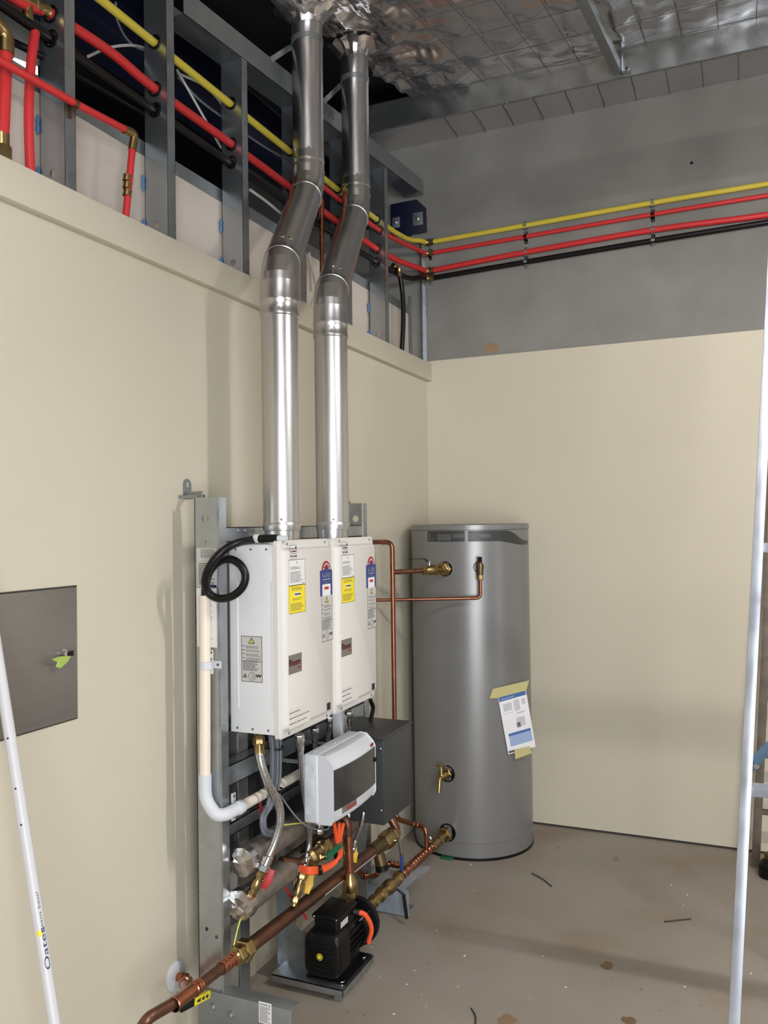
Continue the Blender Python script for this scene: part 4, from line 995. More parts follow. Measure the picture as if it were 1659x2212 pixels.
# ================================================================== SWITCHBOARD AND GREY COVER BOX
SY0, SY1, SZ0, SZ1, SX0, SX1 = -1.998, -1.655, 0.620, 0.845, 0.285, 0.392
sw = thing('switchboard', (SX0, (SY0+SY1)/2, SZ0), 'white plastic switchboard enclosure with smoked window below the heaters', 'switchboard')
base_ = obj('base', MB().box((SX0, SY0, SZ0), (SX0+0.055, SY1, SZ1)), 'white_plastic', sw, bevel=0.008, bseg=3)
prof = [(SX0+0.05, SZ0+0.002), (SX0+0.05, SZ1-0.002), (SX0+0.075, SZ1-0.004), (SX1-0.006, SZ1-0.030), (SX1, SZ1-0.045), (SX1, SZ0+0.02), (SX1-0.008, SZ0+0.004)]
def bulge(t): return 0.012*(1-(2*t-1)**2)
n = 10; loops = []
for k in range(n+1):
    t_ = k/n; yy = SY0+0.004+(SY1-SY0-0.008)*t_
    loops.append([V((x_+(bulge(t_) if x_ > SX0+0.06 else 0), yy, z_)) for x_, z_ in prof])
m_ = len(prof); vs_ = sum(loops, []); fs_ = [tuple(range(m_)), tuple(n*m_+i for i in reversed(range(m_)))]
for k in range(n):
    for i in range(m_): fs_.append((k*m_+i, k*m_+(i+1) % m_, (k+1)*m_+(i+1) % m_, (k+1)*m_+i))
lidc = obj('cover', MB().add(vs_, fs_), 'white_plastic', sw, bevel=0.004, bseg=2, angle=50)
def front_patch(t0, t1, z0, z1, dx, name, m, parent, nn_=10, th=0.003):
    vs_ = []; 
    for k in range(nn_+1):
        t_ = t0+(t1-t0)*k/nn_; yy = SY0+0.004+(SY1-SY0-0.008)*t_; x_ = SX1+bulge(t_)+dx
        vs_ += [(x_, yy, z0), (x_, yy, z1), (x_-th, yy, z0), (x_-th, yy, z1)]
    fs_ = [(0, 1, 3, 2), (nn_*4, nn_*4+2, nn_*4+3, nn_*4+1)]
    for k in range(nn_):
        a = 4*k; fs_ += [(a, a+4, a+5, a+1), (a+2, a+3, a+7, a+6), (a, a+2, a+6, a+4), (a+1, a+5, a+7, a+3)]
    return obj(name, MB().add(vs_, fs_), m, parent, angle=40)
wd = front_patch(0.02, 0.99, SZ0+0.047, SZ1-0.046, 0.0025, 'window', 'window_smoke', sw)
for k in range(6): front_patch(0.12+0.125*k, 0.22+0.125*k, SZ0+0.09, SZ1-0.085, -0.002, 'breaker', 'ink_mid', sw, 2, 0.004)
front_patch(0.16, 0.46, SZ0+0.024, SZ0+0.046, 0.0006, 'badge', 'badge_grey', sw, 4)
front_patch(0.24, 0.44, SZ0+0.028, SZ0+0.040, 0.0009, 'print', 'badge_red', sw, 3)
front_patch(0.88, 0.96, SZ1-0.040, SZ1-0.030, 0.0006, 'logo', 'red_ink', sw, 3)
obj('latch', MB().lathe((SX1+0.003, SY1-0.012, (SZ0+SZ1)/2+0.02), X, [(0, 0.008), (0.008, 0.007)], 12), 'black_plastic', sw)
for zz in (SZ1-0.045, SZ0+0.045):
    obj('knockout', MB().lathe((SX0+0.026, SY0+0.0005, zz), -Y, [(0, 0.017), (0.0015, 0.017), (0.0015, 0.0155), (0.0008, 0.0155)], 20), 'white_plastic', base_)
obj('knockout', MB().box((SX0+0.010, SY0-0.001, SZ0+0.085), (SX0+0.040, SY0+0.001, SZ0+0.145)), 'white_plastic', base_, bevel=0.0005)
for k in range(5): obj('screw_cap', MB().lathe((SX0+0.02+0.008*k, SY0+0.05+0.055*k, SZ1-0.0005), Z, [(0, 0.006), (0.002, 0.005)], 10), 'white_plastic', base_)

GX0, GX1, GY0, GY1, GZ0, GZ1 = 0.172, 0.392, -1.580, -1.305, 0.485, 0.812
gb = thing('cover_box', (0.28, -1.44, GZ0), 'dark charcoal sheet metal cover box between switchboard and tank', 'box')
obj('body', MB().box((GX0, GY0, GZ0), (GX1, GY1, GZ1-0.012)), 'charcoal', gb, bevel=0.003)
obj('lid', MB().box((GX0-0.004, GY0-0.006, GZ1-0.012), (GX1+0.004, GY1+0.006, GZ1)), 'charcoal', gb, bevel=0.003)
for zz in (GZ1-0.045, GZ0+0.055): screw(gb, (GX1-0.012, GY0, zz), -Y, 0.005, 'chrome', h=0.004)

# ================================================================== MANIFOLDS UNDER THE HEATERS
for k, (pxy, lab) in enumerate((((522, 1862), 'upper silver-lagged pipe with crumpled foil cap beside the post'), ((518, 1955), 'lower silver-lagged pipe with crumpled foil cap beside the post'))):
    c = PX(*pxy, 0.205)
    ip = thing('lagged_pipe', c, lab, 'pipe', 'foil capped lagged pipes')
    obj('lagging', MB().lathe(c, Y, [(0, 0.040), (0.02, 0.041), (0.64 if k == 0 else 0.8, 0.041)], 20), 'lagging', ip)
    cap = MB(); pts_ = [c+V((0, -0.012, 0))]
    n = 14
    for ring_, rr_ in enumerate((0.024, 0.046, 0.046)):
        for j in range(n):
            a = 2*math.pi*j/n; q = rr_*random.uniform(0.94, 1.06); pts_.append(c+V((math.cos(a)*q, (-0.010, -0.004, 0.03)[ring_]+random.uniform(-0.004, 0.004), math.sin(a)*q)))
    fs_ = [(0, 1+j, 1+(j+1) % n) for j in range(n)]+[(1+r_*n+j, 1+r_*n+(j+1) % n, 1+(r_+1)*n+(j+1) % n, 1+(r_+1)*n+j) for r_ in range(2) for j in range(n)]
    obj('foil_cap', cap.add(pts_, fs_), 'foil_cap', ip, angle=12)
LP = PX(518, 1955, 0.205)

XH = 0.228
hA, hB, hC = PX(318, 2200, XH-0.02), PX(412, 2143, XH), PX(805, 1838, XH)
hd = thing('copper_header', hB, 'long brown copper header pipe with brass union low on the frame', 'pipe')
dh = (hC-hB).normalized(); Lh = (hC-hB).length
uni = PX(515, 2062, XH); tu = (uni-hB).dot(dh)
obj('small_pipe', MB().tube([hB, hB+dh*(tu)], 0.0155, 16), 'copper_dull', hd)
obj('large_pipe', MB().tube([hB+dh*(tu+0.03), hC+dh*0.03], 0.0225, 18), 'copper_dull', hd)
un = MB(); u0 = hB+dh*(tu-0.03)
un.lathe(u0, dh, [(0, 0.018), (0.012, 0.022), (0.014, 0.024)], 18); hexnut(un, u0+dh*0.012, dh, 0.030, 0.026); un.lathe(u0+dh*0.038, dh, [(0, 0.026), (0.014, 0.026)], 18); hexnut(un, u0+dh*0.046, dh, 0.035, 0.034); un.lathe(u0+dh*0.08, dh, [(0, 0.029), (0.02, 0.025)], 18)
obj('union', un, 'brass', hd)
obj('coupling', rings(rings(MB().lathe(hB+dh*(tu-0.085), dh, [(0, 0.017), (0.055, 0.017)], 16, cap=False), hB+dh*(tu-0.085), dh, 0.017, (0, 0.02, 0.035, 0.055), 0.007, 1.2), hB+dh*0.03, dh, 0.016, (0, 0.01), 0.007, 1.2), 'copper', hd)
obj('end_pipe', MB().tube(fillet([hB, hB-dh*0.03, hA, hA+V((-0.03, 0.0, -0.045))], 0.02), 0.0155, 16), 'copper_dull', hd)
obj('end_coupling', rings(MB().lathe(hB-dh*0.07, dh, [(0, 0.018), (0.085, 0.018)], 16, cap=False), hB-dh*0.07, dh, 0.018, (0, 0.085), 0.008, 1.15), 'copper', hd)
es = PX(378, 2108, 0.0)
obj('wall_branch', MB().tube(fillet([V((0.0, es.y, es.z)), V((0.055, es.y, es.z)), V((0.11, es.y-0.10, es.z+0.05)), hB-dh*0.015], 0.03), 0.0125, 14), 'copper', hd)
obj('branch_ring', rings(rings(MB(), V((0.030, es.y, es.z)), X, 0.0128, (0, 0.012), 0.007, 1.25), V((0.11, es.y-0.10, es.z+0.05)), (hB-V((0.11, es.y-0.10, es.z+0.05))), 0.0128, (-0.004, 0.01), 0.007, 1.25), 'copper', hd)
obj('wall_plate', MB().lathe(V((0.0, es.y, es.z)), X, [(0, 0.044), (0.004, 0.044), (0.010, 0.034), (0.011, 0.016)], 32), 'white_plastic', hd)
tx = hB+dh*(Lh*0.72)
obj('print_tape', MB().obox(hB+dh*(Lh*0.83)+V((0.016, -0.008, -0.014)), dh*0.24, (V((0.6, 0, 0.7))*0.010), V((0.7, 0, -0.6))*0.001), 'label_grey', hd, smooth=False)
# isolating valve with yellow lever near the wall branch
iv0 = PX(372, 2162, 0.10)
iv = thing('isolating_valve', iv0, 'chrome valve with yellow printed lever near white wall plate', 'valve')
obj('body', hexnut(hexnut(MB().tube([iv0-Y*0.05, iv0+Y*0.05], 0.0125, 14), iv0-Y*0.055, Y, 0.017, 0.02), iv0+Y*0.03, Y, 0.017, 0.02), 'chrome', iv)
la, lb = PX(404, 2172, 0.155), PX(452, 2147, 0.155)
obj('lever', MB().bar(iv0+V((0.012, 0, 0)), la, 0.012, 0.004, Z).bar(la-(lb-la)*0.25, la+(lb-la)*0.35, 0.020, 0.008, Z), 'black_plastic', iv)
sl_ = obj('sleeve', MB().bar(la+(lb-la)*0.28, lb, 0.022, 0.010, Z), 'label_yellow', iv, bevel=0.002)
ld = (lb-la).normalized(); wz = (Z-ld*Z.dot(ld)).normalized()
pr_ = MB()
for k in range(9):
    a_ = 0.40+0.058*k
    if k in (3, 6): continue
    pr_.obox(la+(lb-la)*a_+X*0.0054, ld*0.0026, wz*(0.003+0.001*(k % 3)), X*0.0003)
po_ = obj('print', pr_, 'ink', sl_, smooth=False); po_['kind'] = 'stuff'

def hose(pix, r, name, label, nut0='brass', nut1='chrome', grp=None, extra=None):
    pts = spline([PX(a, b, c) for a, b, c in pix], 8)
    t = thing(name, pts[-1], label, 'hose', grp)
    obj('braid', MB().tube(pts, r, 12), 'braid', t)
    d0 = (pts[1]-pts[0]).normalized(); d1 = (pts[-1]-pts[-2]).normalized()
    obj('upper_nut', hexnut(MB().lathe(pts[0]-d0*0.005, d0, [(0, r*1.25), (0.03, r*1.25), (0.034, r*1.05)], 14), pts[0]-d0*0.03, d0, r*1.5, 0.028), nut0, t)
    obj('lower_nut', hexnut(MB().lathe(pts[-1]-d1*0.03, d1, [(0, r*1.05), (0.004, r*1.3), (0.03, r*1.3)], 14), pts[-1], d1, r*1.5, 0.02), nut1, t)
    return t, pts[-1], d1
def valve(name, p, d, label, hm, hs, L=0.09, r=0.014, lever=None):
    t = thing(name, p+d*L, label, 'valve')
    obj('body', hexnut(hexnut(MB().tube([p, p+d*L], r*0.8, 14).lathe(p+d*L*0.3, d, [(0, r*0.9), (L*0.12, r*1.15), (L*0.3, r*1.15), (L*0.4, r*0.9)], 14), p, d, r*1.15, L*0.2), p+d*L*0.72, d, r*1.1, L*0.2), 'brass', t)
    hp_ = p+d*L*0.45+hs
    obj('stem', MB().tube([p+d*L*0.45, hp_], 0.004, 8), 'brass', t)
    hs = V((-FW.x, -FW.y, 0)); hs = (hs-d*hs.dot(d)).normalized(); sd2 = d.cross(hs).normalized()
    obj('handle', MB().prism([hp_+d*a+sd2*b for a, b in ((-0.030, -0.009), (-0.012, -0.011), (0.0, -0.015), (0.014, -0.011), (0.032, -0.009), (0.032, 0.009), (0.014, 0.011), (0.0, 0.015), (-0.012, 0.011), (-0.030, 0.009))], hs.normalized()*0.008), hm, t, bevel=0.0015)
    return t
t_, e1, d1 = hose([(560, 1612, 0.262), (562, 1640, 0.275), (578, 1690, 0.29), (601, 1735, 0.30), (605, 1775, 0.30), (593, 1820, 0.285), (572, 1868, 0.265)], 0.0130, 'braided_hose', 'braided steel hose curving from heater down to the red handled valve')
valve('red_valve', e1+d1*0.02, (PX(546, 1925, 0.235)-e1).normalized(), 'brass ball valve with red butterfly handle on lagged pipe', 'red_handle', V((0.024, 0.030, 0.006)), 0.085)
t_, e2, d2 = hose([(648, 1604, 0.30), (651, 1650, 0.292), (655, 1700, 0.275), (664, 1770, 0.262), (668, 1820, 0.25), (657, 1872, 0.25)], 0.0105, 'braided_hose', 'braided steel hose passing behind the switchboard to the yellow handled valve', 'chrome')
valve('yellow_valve', e2+d2*0.02, (PX(636, 1948, 0.236)-e2).normalized(), 'brass ball valve with yellow butterfly handle on the copper header', 'yellow_handle', V((0.024, 0.030, 0.006)), 0.105)
hose([(680, 1588, 0.25), (681, 1630, 0.24), (684, 1700, 0.24), (690, 1790, 0.24)], 0.0095, 'braided_hose', 'braided hose under the gap between the heaters, behind switchboard', 'chrome')
hose([(711, 1564, 0.25), (709, 1600, 0.24), (705, 1660, 0.235), (700, 1760, 0.23)], 0.0085, 'braided_hose', 'short braided hose above the switchboard left of grey box', 'chrome')
hose([(753, 1552, 0.26), (753, 1590, 0.25), (752, 1650, 0.245), (752, 1770, 0.24)], 0.010, 'braided_hose', 'braided hose dropping from the heater nearest the tank', 'chrome')
hose([(783, 1770, 0.30), (777, 1790, 0.29), (768, 1812, 0.27), (763, 1830, 0.26)], 0.008, 'braided_hose', 'short braided hose beside the bright copper riser', 'chrome')
obj_ = tag(obj('white_duct', MB().box((0.20, -1.615, 0.80), (0.235, -1.575, 0.955)), 'white_plastic', bevel=0.003), 'short white plastic duct between heater and charcoal box', 'duct')
cable('flex_conduit', [(800, 1512), (806, 1530), (800, 1560), (797, 1590)], 0.24, 0.009, 'black_rubber', 'black flexible conduit below the heater next to copper riser', 'conduit')

# bundle of grey cables
cb = thing('cable_bundle', PX(590, 1800, 0.25), 'bundle of grey cables tied with black ties under the heater', 'cables')
for k in range(7):
    dx = (k-3)*3.3; ox = 0.012*math.sin(k*2.1)
    obj('strand', MB().tube(spline([PX(594+dx*1.2, 1590, 0.28+ox), PX(596+dx, 1625, 0.275+ox), PX(594+dx, 1690, 0.26+ox*0.7), PX(584+dx*0.6, 1735, 0.25+ox*0.6), PX(569+dx*0.5, 1765, 0.245+ox*0.6), PX(572+dx*0.4, 1795-dx*0.4, 0.245+ox*0.5), PX(590, 1802-dx*0.6, 0.24+ox*0.4)], 6), 0.0042, 7), 'cable_grey', cb)
for (a, b_, x_) in ((596, 1616, 0.276), (594, 1706, 0.257)):
    c = PX(a, b_, x_); obj('tie', MB().lathe(c-Z*0.003, Z, [(0, 0.023), (0, 0.025), (0.006, 0.025), (0.006, 0.023)], 14, cap=False), 'black_plastic', cb)
cable('cable', [(603, 1715, ), (640, 1765), (670, 1788), (705, 1792), (712, 1782)], [0.262, 0.28, 0.30, 0.33, 0.33], 0.0028, 'cable_grey', 'single grey cable sagging from bundle to the switchboard')
cable('earth_wire', [(612, 1782), (640, 1779), (662, 1776)], 0.25, 0.0025, 'warn_yellow', 'yellow green earth wire running level to the switchboard')
cable('earth_wire', [(525, 1970), (515, 2000), (505, 2042)], 0.21, 0.0022, 'warn_yellow', 'yellow green earth wire hanging from the lower lagged pipe')
cable('red_cable', [(617, 1918), (632, 1942), (650, 1965), (662, 1985)], 0.19, 0.005, 'pex_red', 'red cable slanting down behind the yellow handled valve')
cable('red_cable', [(566, 1705), (562, 1740), (572, 1775)], 0.13, 0.006, 'red_handle', 'dark red cable behind the grey cable bundle')

# orange conduits from the switchboard round to the pump
oc = thing('orange_conduit', PX(700, 1880, 0.30), 'orange conduits looping down from the switchboard', 'conduit')
for k, (a, b_) in enumerate(((722, 0.345), (733, 0.35), (742, 0.34))):
    obj('conduit', MB().tube(spline([PX(a, 1778, b_), PX(727+k*4, 1815, b_-0.01), PX(733+k*2, 1845, 0.33), PX(722+k, 1866-k*3, 0.32), PX(700, 1880-k*4, 0.31), PX(672, 1886-k*5, 0.30), PX(648, 1880-k*4, 0.26)], 7), 0.0062, 10), 'orange', oc)
for a, b_ in ((690, 1880), (728, 1852)):
    c = PX(a, b_, 0.312); obj('tie', MB().tube([c-V((0.003, 0.004, 0)), c+V((0.003, 0.004, 0))], 0.016, 12), 'black_plastic', oc)
tg0 = PX(722, 1838, 0.335); obj('green_tag', MB().obox(tg0, V((0.010, 0.035, 0.010)), V((0, -0.003, 0.011)), V((0.002, 0, 0))), 'green_plastic', oc)

# brass strainer and gas fittings behind
sv0 = PX(606, 1862, 0.20); sv1 = PX(700, 1838, 0.24)
sv = thing('brass_strainer', PX(665, 1860, 0.25), 'large brass strainer union on dark fittings behind the orange conduits', 'strainer')
obj('elbow', MB().tube(fillet([sv0, PX(648, 1866, 0.235), PX(660, 1858, 0.25)], 0.02), 0.018, 16), 'copper_dull', sv)
sdv = Y
obj('union', hexnut(MB().lathe(PX(662, 1858, 0.25), sdv, [(0, 0.026), (0.01, 0.036), (0.03, 0.036), (0.034, 0.030), (0.07, 0.030), (0.074, 0.034), (0.10, 0.034)], 22), PX(662, 1858, 0.25)+Y*0.105, sdv, 0.036, 0.03), 'brass', sv)
obj('tail', MB().tube([PX(662, 1858, 0.25)+Y*0.10, PX(662, 1858, 0.25)+Y*0.30], 0.018, 14), 'copper_dull', sv)
obj('side_plug', hexnut(MB().tube([PX(684, 1855, 0.27), PX(706, 1848, 0.30)], 0.009, 12), PX(684, 1855, 0.27), PX(706, 1848, 0.30)-PX(684, 1855, 0.27), 0.013, 0.018), 'brass', sv)
obj('cap', MB().tube([PX(700, 1850, 0.295), PX(711, 1846, 0.305)], 0.012, 12), 'chrome', sv)

# ================================================================== PUMP AND TANK FEED
AX, AZ, AY = 0.295, 0.140, -1.905
pm = thing('circulating_pump', (AX, -1.76, 0.046), 'black electric circulating pump bolted on galvanised plate', 'pump')
def rr_loop(y, w, h, r, n=6):
    P = []
    for sx_, sz_, s0 in ((1, 1, 0), (-1, 1, 1), (-1, -1, 2), (1, -1, 3)):
        for k in range(n+1):
            an = math.pi/2*(s0+k/n); P.append(V((AX+sx_*(w-r)+r*math.cos(an), y, AZ+sz_*(h-r)+r*math.sin(an))))
    return P
def loft(loops):
    n = len(loops[0]); vs_ = sum(loops, []); fs_ = [tuple(range(n)), tuple((len(loops)-1)*n+i for i in reversed(range(n)))]
    for k in range(len(loops)-1):
        for i in range(n): fs_.append((k*n+i, k*n+(i+1) % n, (k+1)*n+(i+1) % n, (k+1)*n+i))
    return MB().add(vs_, fs_)
fc = obj('fan_cover', loft([rr_loop(AY, 0.058, 0.064, 0.032), rr_loop(AY+0.005, 0.066, 0.073, 0.034), rr_loop(AY+0.020, 0.069, 0.076, 0.034), rr_loop(AY+0.080, 0.070, 0.077, 0.034)]), 'black_plastic', pm, angle=50)
for k in range(7):
    obj('slot', MB().box((AX-0.045, AY-0.0006, AZ-0.055+0.016*k), (AX+0.045, AY+0.001, AZ-0.052+0.016*k)), 'black_paint', fc, smooth=False)
stk = obj('sticker', MB().lathe((AX-0.006, AY-0.0002, AZ-0.003), -Y, [(0, 0.0115), (0.0012, 0.0115)], 20), 'label_yellow', fc)
obj('print', MB().lathe((AX-0.006, AY-0.0014, AZ-0.003), -Y, [(0, 0.0095), (0.0002, 0.0095), (0.0002, 0.0070), (0, 0.0070)], 20, cap=False), 'ink', stk)
mo = obj('motor', MB().lathe((AX, AY+0.08, AZ), Y, [(0, 0.057), (0.14, 0.057)], 28), 'black_paint', pm)
for k in range(22):
    a = 2*math.pi*k/22
    obj('fin', MB().obox((AX+math.cos(a)*0.061, AY+0.140, AZ+math.sin(a)*0.061), V((math.cos(a), 0, math.sin(a)))*0.008, V((-math.sin(a), 0, math.cos(a)))*0.0016, Y*0.058), 'black_paint', mo, smooth=False)
obj('front_ring', MB().lathe((AX, AY+0.205, AZ), Y, [(0, 0.074), (0.012, 0.077), (0.016, 0.070)], 28), 'black_paint', pm)
obj('volute', MB().lathe((AX, AY+0.222, AZ), Y, [(0, 0.060), (0.015, 0.064), (0.045, 0.064), (0.050, 0.088), (0.070, 0.088), (0.080, 0.055), (0.095, 0.036)], 32), 'black_paint', pm)
tb0 = PX(710, 1990, AX)
tbx = obj('terminal_box', MB().box((AX-0.045, AY+0.030, AZ+0.060), (AX+0.050, AY+0.170, AZ+0.128)), 'black_plastic', pm, bevel=0.012, bseg=3)
obj('box_lid', MB().box((AX-0.050, AY+0.025, AZ+0.110), (AX+0.055, AY+0.175, AZ+0.125)), 'black_plastic', pm, bevel=0.006)
obj('nameplate', MB().box((AX+0.0498, AY+0.050, AZ+0.080), (AX+0.0508, AY+0.105, AZ+0.100)), 'label_grey', tbx, smooth=False)
for xx in (AX-0.040, AX+0.045): screw(pm, (xx, AY+0.0255, AZ+0.118), -Y, 0.0035, 'chrome')
obj('base_foot', MB().box((AX-0.07, AY+0.02, 0.0465), (AX+0.080, AY+0.235, 0.054)).box((AX-0.045, AY+0.03, 0.054), (AX+0.045, AY+0.21, AZ-0.045)), 'black_paint', pm, bevel=0.002)
obj('motor_conduit', MB().tube(spline([(AX+0.052, AY+0.155, AZ+0.092), (AX+0.080, AY+0.18, AZ+0.078), (AX+0.096, AY+0.20, AZ+0.025), (AX+0.084, AY+0.20, AZ-0.030)], 6), 0.0085, 10), 'orange', pm)
obj('gland', MB().tube([(AX+0.046, AY+0.15, AZ+0.095), (AX+0.064, AY+0.162, AZ+0.088)], 0.012, 12), 'black_plastic', pm)
obj('tie_rod', MB().tube([(AX+0.055, AY+0.19, AZ+0.048), (AX+0.055, AY+0.28, AZ+0.048)], 0.003, 8), 'chrome', pm)

# discharge riser above the pump
yv = -1.625
dv = thing('pump_riser', PY(757, 1945, yv), 'bright copper riser on brass check valve above the pump', 'pipe')
o0, o1, o2, o3 = PY(758, 1958, yv), PY(756, 1890, yv), PY(752, 1800, yv), PY(752, 1772, yv)
obj('riser', MB().tube([o1, o2], 0.0152, 18), 'copper', dv)
obj('upper_elbow', rings(MB().tube(fillet([o2-V((0, 0, 0.01)), o3, o3+V((-0.08, 0.0, 0.03))], 0.03), 0.0158, 16), o2, Z, 0.0155, (0.0, 0.02), 0.008), 'copper_dull', dv)
ckd = (o1-o0).normalized(); Lc = (o1-o0).length
obj('check_valve', hexnut(hexnut(MB().lathe(o0, ckd, [(-0.02, 0.016), (0.015, 0.016), (0.02, 0.022), (Lc*0.6, 0.028), (Lc*0.8, 0.028), (Lc*0.95, 0.018), (Lc+0.01, 0.017)], 18), o0+ckd*Lc*0.3, ckd, 0.030, 0.022), o0-ckd*0.015, ckd, 0.021, 0.02), 'brass', dv)

# feed pipe from tank to pump: straight brass and copper line close to the floor
fA = V((AX, AY+0.325, 0.150)); fB = pc_+nc_*0.03
fd = thing('tank_feed', fA, 'brass and copper feed line low over the floor from pump to tank', 'pipe')
dd = (fB-fA).normalized(); Lf = (fB-fA).length
def at(t): return fA+dd*(Lf*t)
obj('pipe', MB().tube([fA, fB], 0.0165, 16), 'copper_dull', fd)
cc = MB()
for a_, b_ in ((0.42, 0.60), (0.60, 0.78)): cc.lathe(at(a_), dd, [(0, 0.0185), (Lf*(b_-a_), 0.0185)], 16, cap=False)
obj('copper_fitting', rings(cc, fA, dd, 0.0185, [Lf*k for k in (0.42, 0.47, 0.54, 0.57, 0.60, 0.63, 0.66, 0.70, 0.74, 0.78)], 0.010, 1.14), 'copper', fd)
bb = MB()
def bf(t, r, L): hexnut(bb, at(t), dd, r, L)
bb.lathe(at(0.0), dd, [(-0.03, 0.020), (Lf*0.40, 0.020)], 18); bf(0.02, 0.029, 0.04); bf(0.10, 0.026, 0.03); bf(0.17, 0.028, 0.035); bb.lathe(at(0.24), dd, [(0, 0.022), (0.02, 0.030), (0.05, 0.030), (0.07, 0.022)], 18); bf(0.36, 0.027, 0.03)
obj('pump_union', bb, 'brass', fd)
b2 = MB()
hexnut(b2, at(0.80), dd, 0.025, 0.025); b2.lathe(at(0.82), dd, [(0, 0.020), (0.015, 0.027), (0.04, 0.027), (0.055, 0.020)], 18); hexnut(b2, at(0.89), dd, 0.025, 0.03); b2.lathe(at(0.9), dd, [(0, 0.019), (Lf*0.1, 0.019)], 18); hexnut(b2, fB-dd*0.02, nc_*-1, 0.034, 0.03)
obj('tank_union', b2, 'brass', fd)
L1 = at(0.30); L2 = PX(876, 1976, L1.x+0.05)
obj('lever', MB().tube([L1+V((0.02, 0, -0.01)), L1+V((0.055, 0.0, -0.03))], 0.004, 8).bar(L1+V((0.055, 0.0, -0.03)), L1+V((0.075, -0.02, -0.115)), 0.018, 0.008, Y), 'black_plastic', fd, bevel=0.002)
L3 = at(0.84); obj('wing', MB().tube([L3, L3+V((-0.02, 0, 0.035))], 0.004, 8), 'chrome', fd)
# riser tee joins here
tj = at(0.72)
# looping copper branch

lp = thing('copper_loop', at(0.52), 'copper branch pipe looping from the feed line toward the pump', 'pipe')
q = [at(0.52), PX(842, 1866, 0.235), PX(822, 1872, 0.205), PX(812, 1892, 0.20), PX(785, 1893, 0.20), PX(770, 1878, 0.19)]
obj('pipe', MB().tube(fillet(q, 0.02), 0.0115, 12), 'copper', lp)
for a_, b_, t_ in ((1, 0, (0.0, 0.02, 0.04)), (2, 3, (0.005,)), (4, 3, (0.0, 0.02))): obj('coupling', rings(MB(), q[a_], q[b_]-q[a_], 0.012, t_, 0.009, 1.2), 'copper', lp)
# header end: brass tee, ball valve with blue lever, copper outlet
e0 = hC; 
hv = thing('header_valve', hC, 'brass header valve with hanging blue lever near the tank', 'valve')
obj('tee', MB().lathe(e0-dh*0.01, dh, [(0, 0.028), (0.10, 0.028)], 18).tube([e0+dh*0.045, e0+dh*0.045+V((0.02, 0, -0.075))], 0.024, 16), 'brass_dull', hv)
obj('drain_cap', MB().tube([e0+dh*0.045+V((0.018, 0, -0.068)), e0+dh*0.045+V((0.023, 0, -0.09))], 0.027, 16), 'black_plastic', hv)
v1 = e0+dh*0.10
obj('ball_body', hexnut(hexnut(MB().lathe(v1, dh, [(0, 0.026), (0.03, 0.038), (0.07, 0.038), (0.10, 0.026)], 20), v1-dh*0.005, dh, 0.034, 0.03), v1+dh*0.085, dh, 0.036, 0.03), 'brass', hv)
kv = v1+dh*0.055
obj('lever_stem', MB().tube([kv, kv+V((0.055, 0, 0.0))], 0.007, 10).bar(kv+V((0.052, 0, 0.006)), kv+V((0.064, -0.005, -0.06)), 0.020, 0.004, Y), 'chrome', hv)
obj('lever_grip', MB().bar(kv+V((0.064, -0.005, -0.055)), kv+V((0.066, -0.010, -0.155)), 0.022, 0.009, Y), 'blue_handle', hv, bevel=0.003)
v2 = v1+dh*0.115
obj('outlet_elbow', rings(MB().tube(fillet([v2-dh*0.01, v2+dh*0.045, v2+dh*0.045+V((-0.03, 0.0, 0.06)), v2+V((-0.10, 0.03, 0.075))], 0.03), 0.0185, 16), v2+dh*0.02, dh, 0.0185, (0, 0.012), 0.008), 'copper_dull', hv)
vy = PX(765, 1848, 0.245)
valve('yellow_valve', vy+V((-0.03, 0, 0.05)), V((0.05, -0.1, -1)).normalized(), 'brass valve with yellow handle tucked behind the copper riser', 'yellow_handle', V((0.026, 0.010, 0.0)), 0.10)
# crumpled clear wrap left on the far foot
cw = MB(); vs_ = []; fs_ = []
for j in range(9):
    for i in range(13):
        x = 0.11+0.245*i/12; u_ = j/8
        yy_, zz_ = (-1.0-0.25*u_*2, 0.113) if u_ < 0.5 else (-1.252, 0.113-0.108*(u_-0.5)*2)
        vs_.append((x, yy_-0.012*abs(mn.noise(V((x*30, j*0.7, 1)))), zz_+0.016*mn.noise(V((x*25, j*0.9, 7)))*(j < 8)))
for j in range(8):
    for i in range(12): a = j*13+i; fs_.append((a, a+1, a+14, a+13))
tag(obj('plastic_wrap', cw.add(vs_, fs_), 'clear_wrap', solid=False, angle=15), 'crumpled clear plastic wrap hanging on the frame foot below the feed line', 'plastic wrap')

# ================================================================== ACCESS PANEL, POLE, LADDERS
p0, p1, p2 = PX(164, 1268, 0.008), PX(170.5, 1549, 0.008), PX(20, 1592, 0.008)
yR = (p0.y+p1.y)/2
ap = thing('access_panel', (0.0, yR-0.25, p1.z), 'brushed stainless access panel set in the plaster wall', 'panel')
obj('door', MB().box((0.0, yR-0.52, p1.z), (0.008, yR, p0.z)), 'stainless_panel', ap, bevel=0.0015)
obj('frame_edge', MB().box((0.0, yR-0.524, p1.z-0.004), (0.004, yR+0.003, p1.z)).box((0.0, yR, p1.z-0.004), (0.004, yR+0.003, p0.z+0.004)).box((0.0, yR-0.524, p0.z), (0.004, yR+0.003, p0.z+0.004)), 'dark_gap', ap, smooth=False)
lk = PX(138, 1412, 0.012)
lo = obj('lock', MB().lathe(V((0.008, lk.y, lk.z)), X, [(0, 0.012), (0.004, 0.012), (0.005, 0.008), (0.014, 0.008)], 16), 'chrome', ap)
ky = PX(150, 1415, 0.03)
obj('key', MB().box((0.020, lk.y+0.002, lk.z-0.008), (0.024, lk.y+0.024, lk.z+0.006)), 'black_plastic', lo, bevel=0.002)
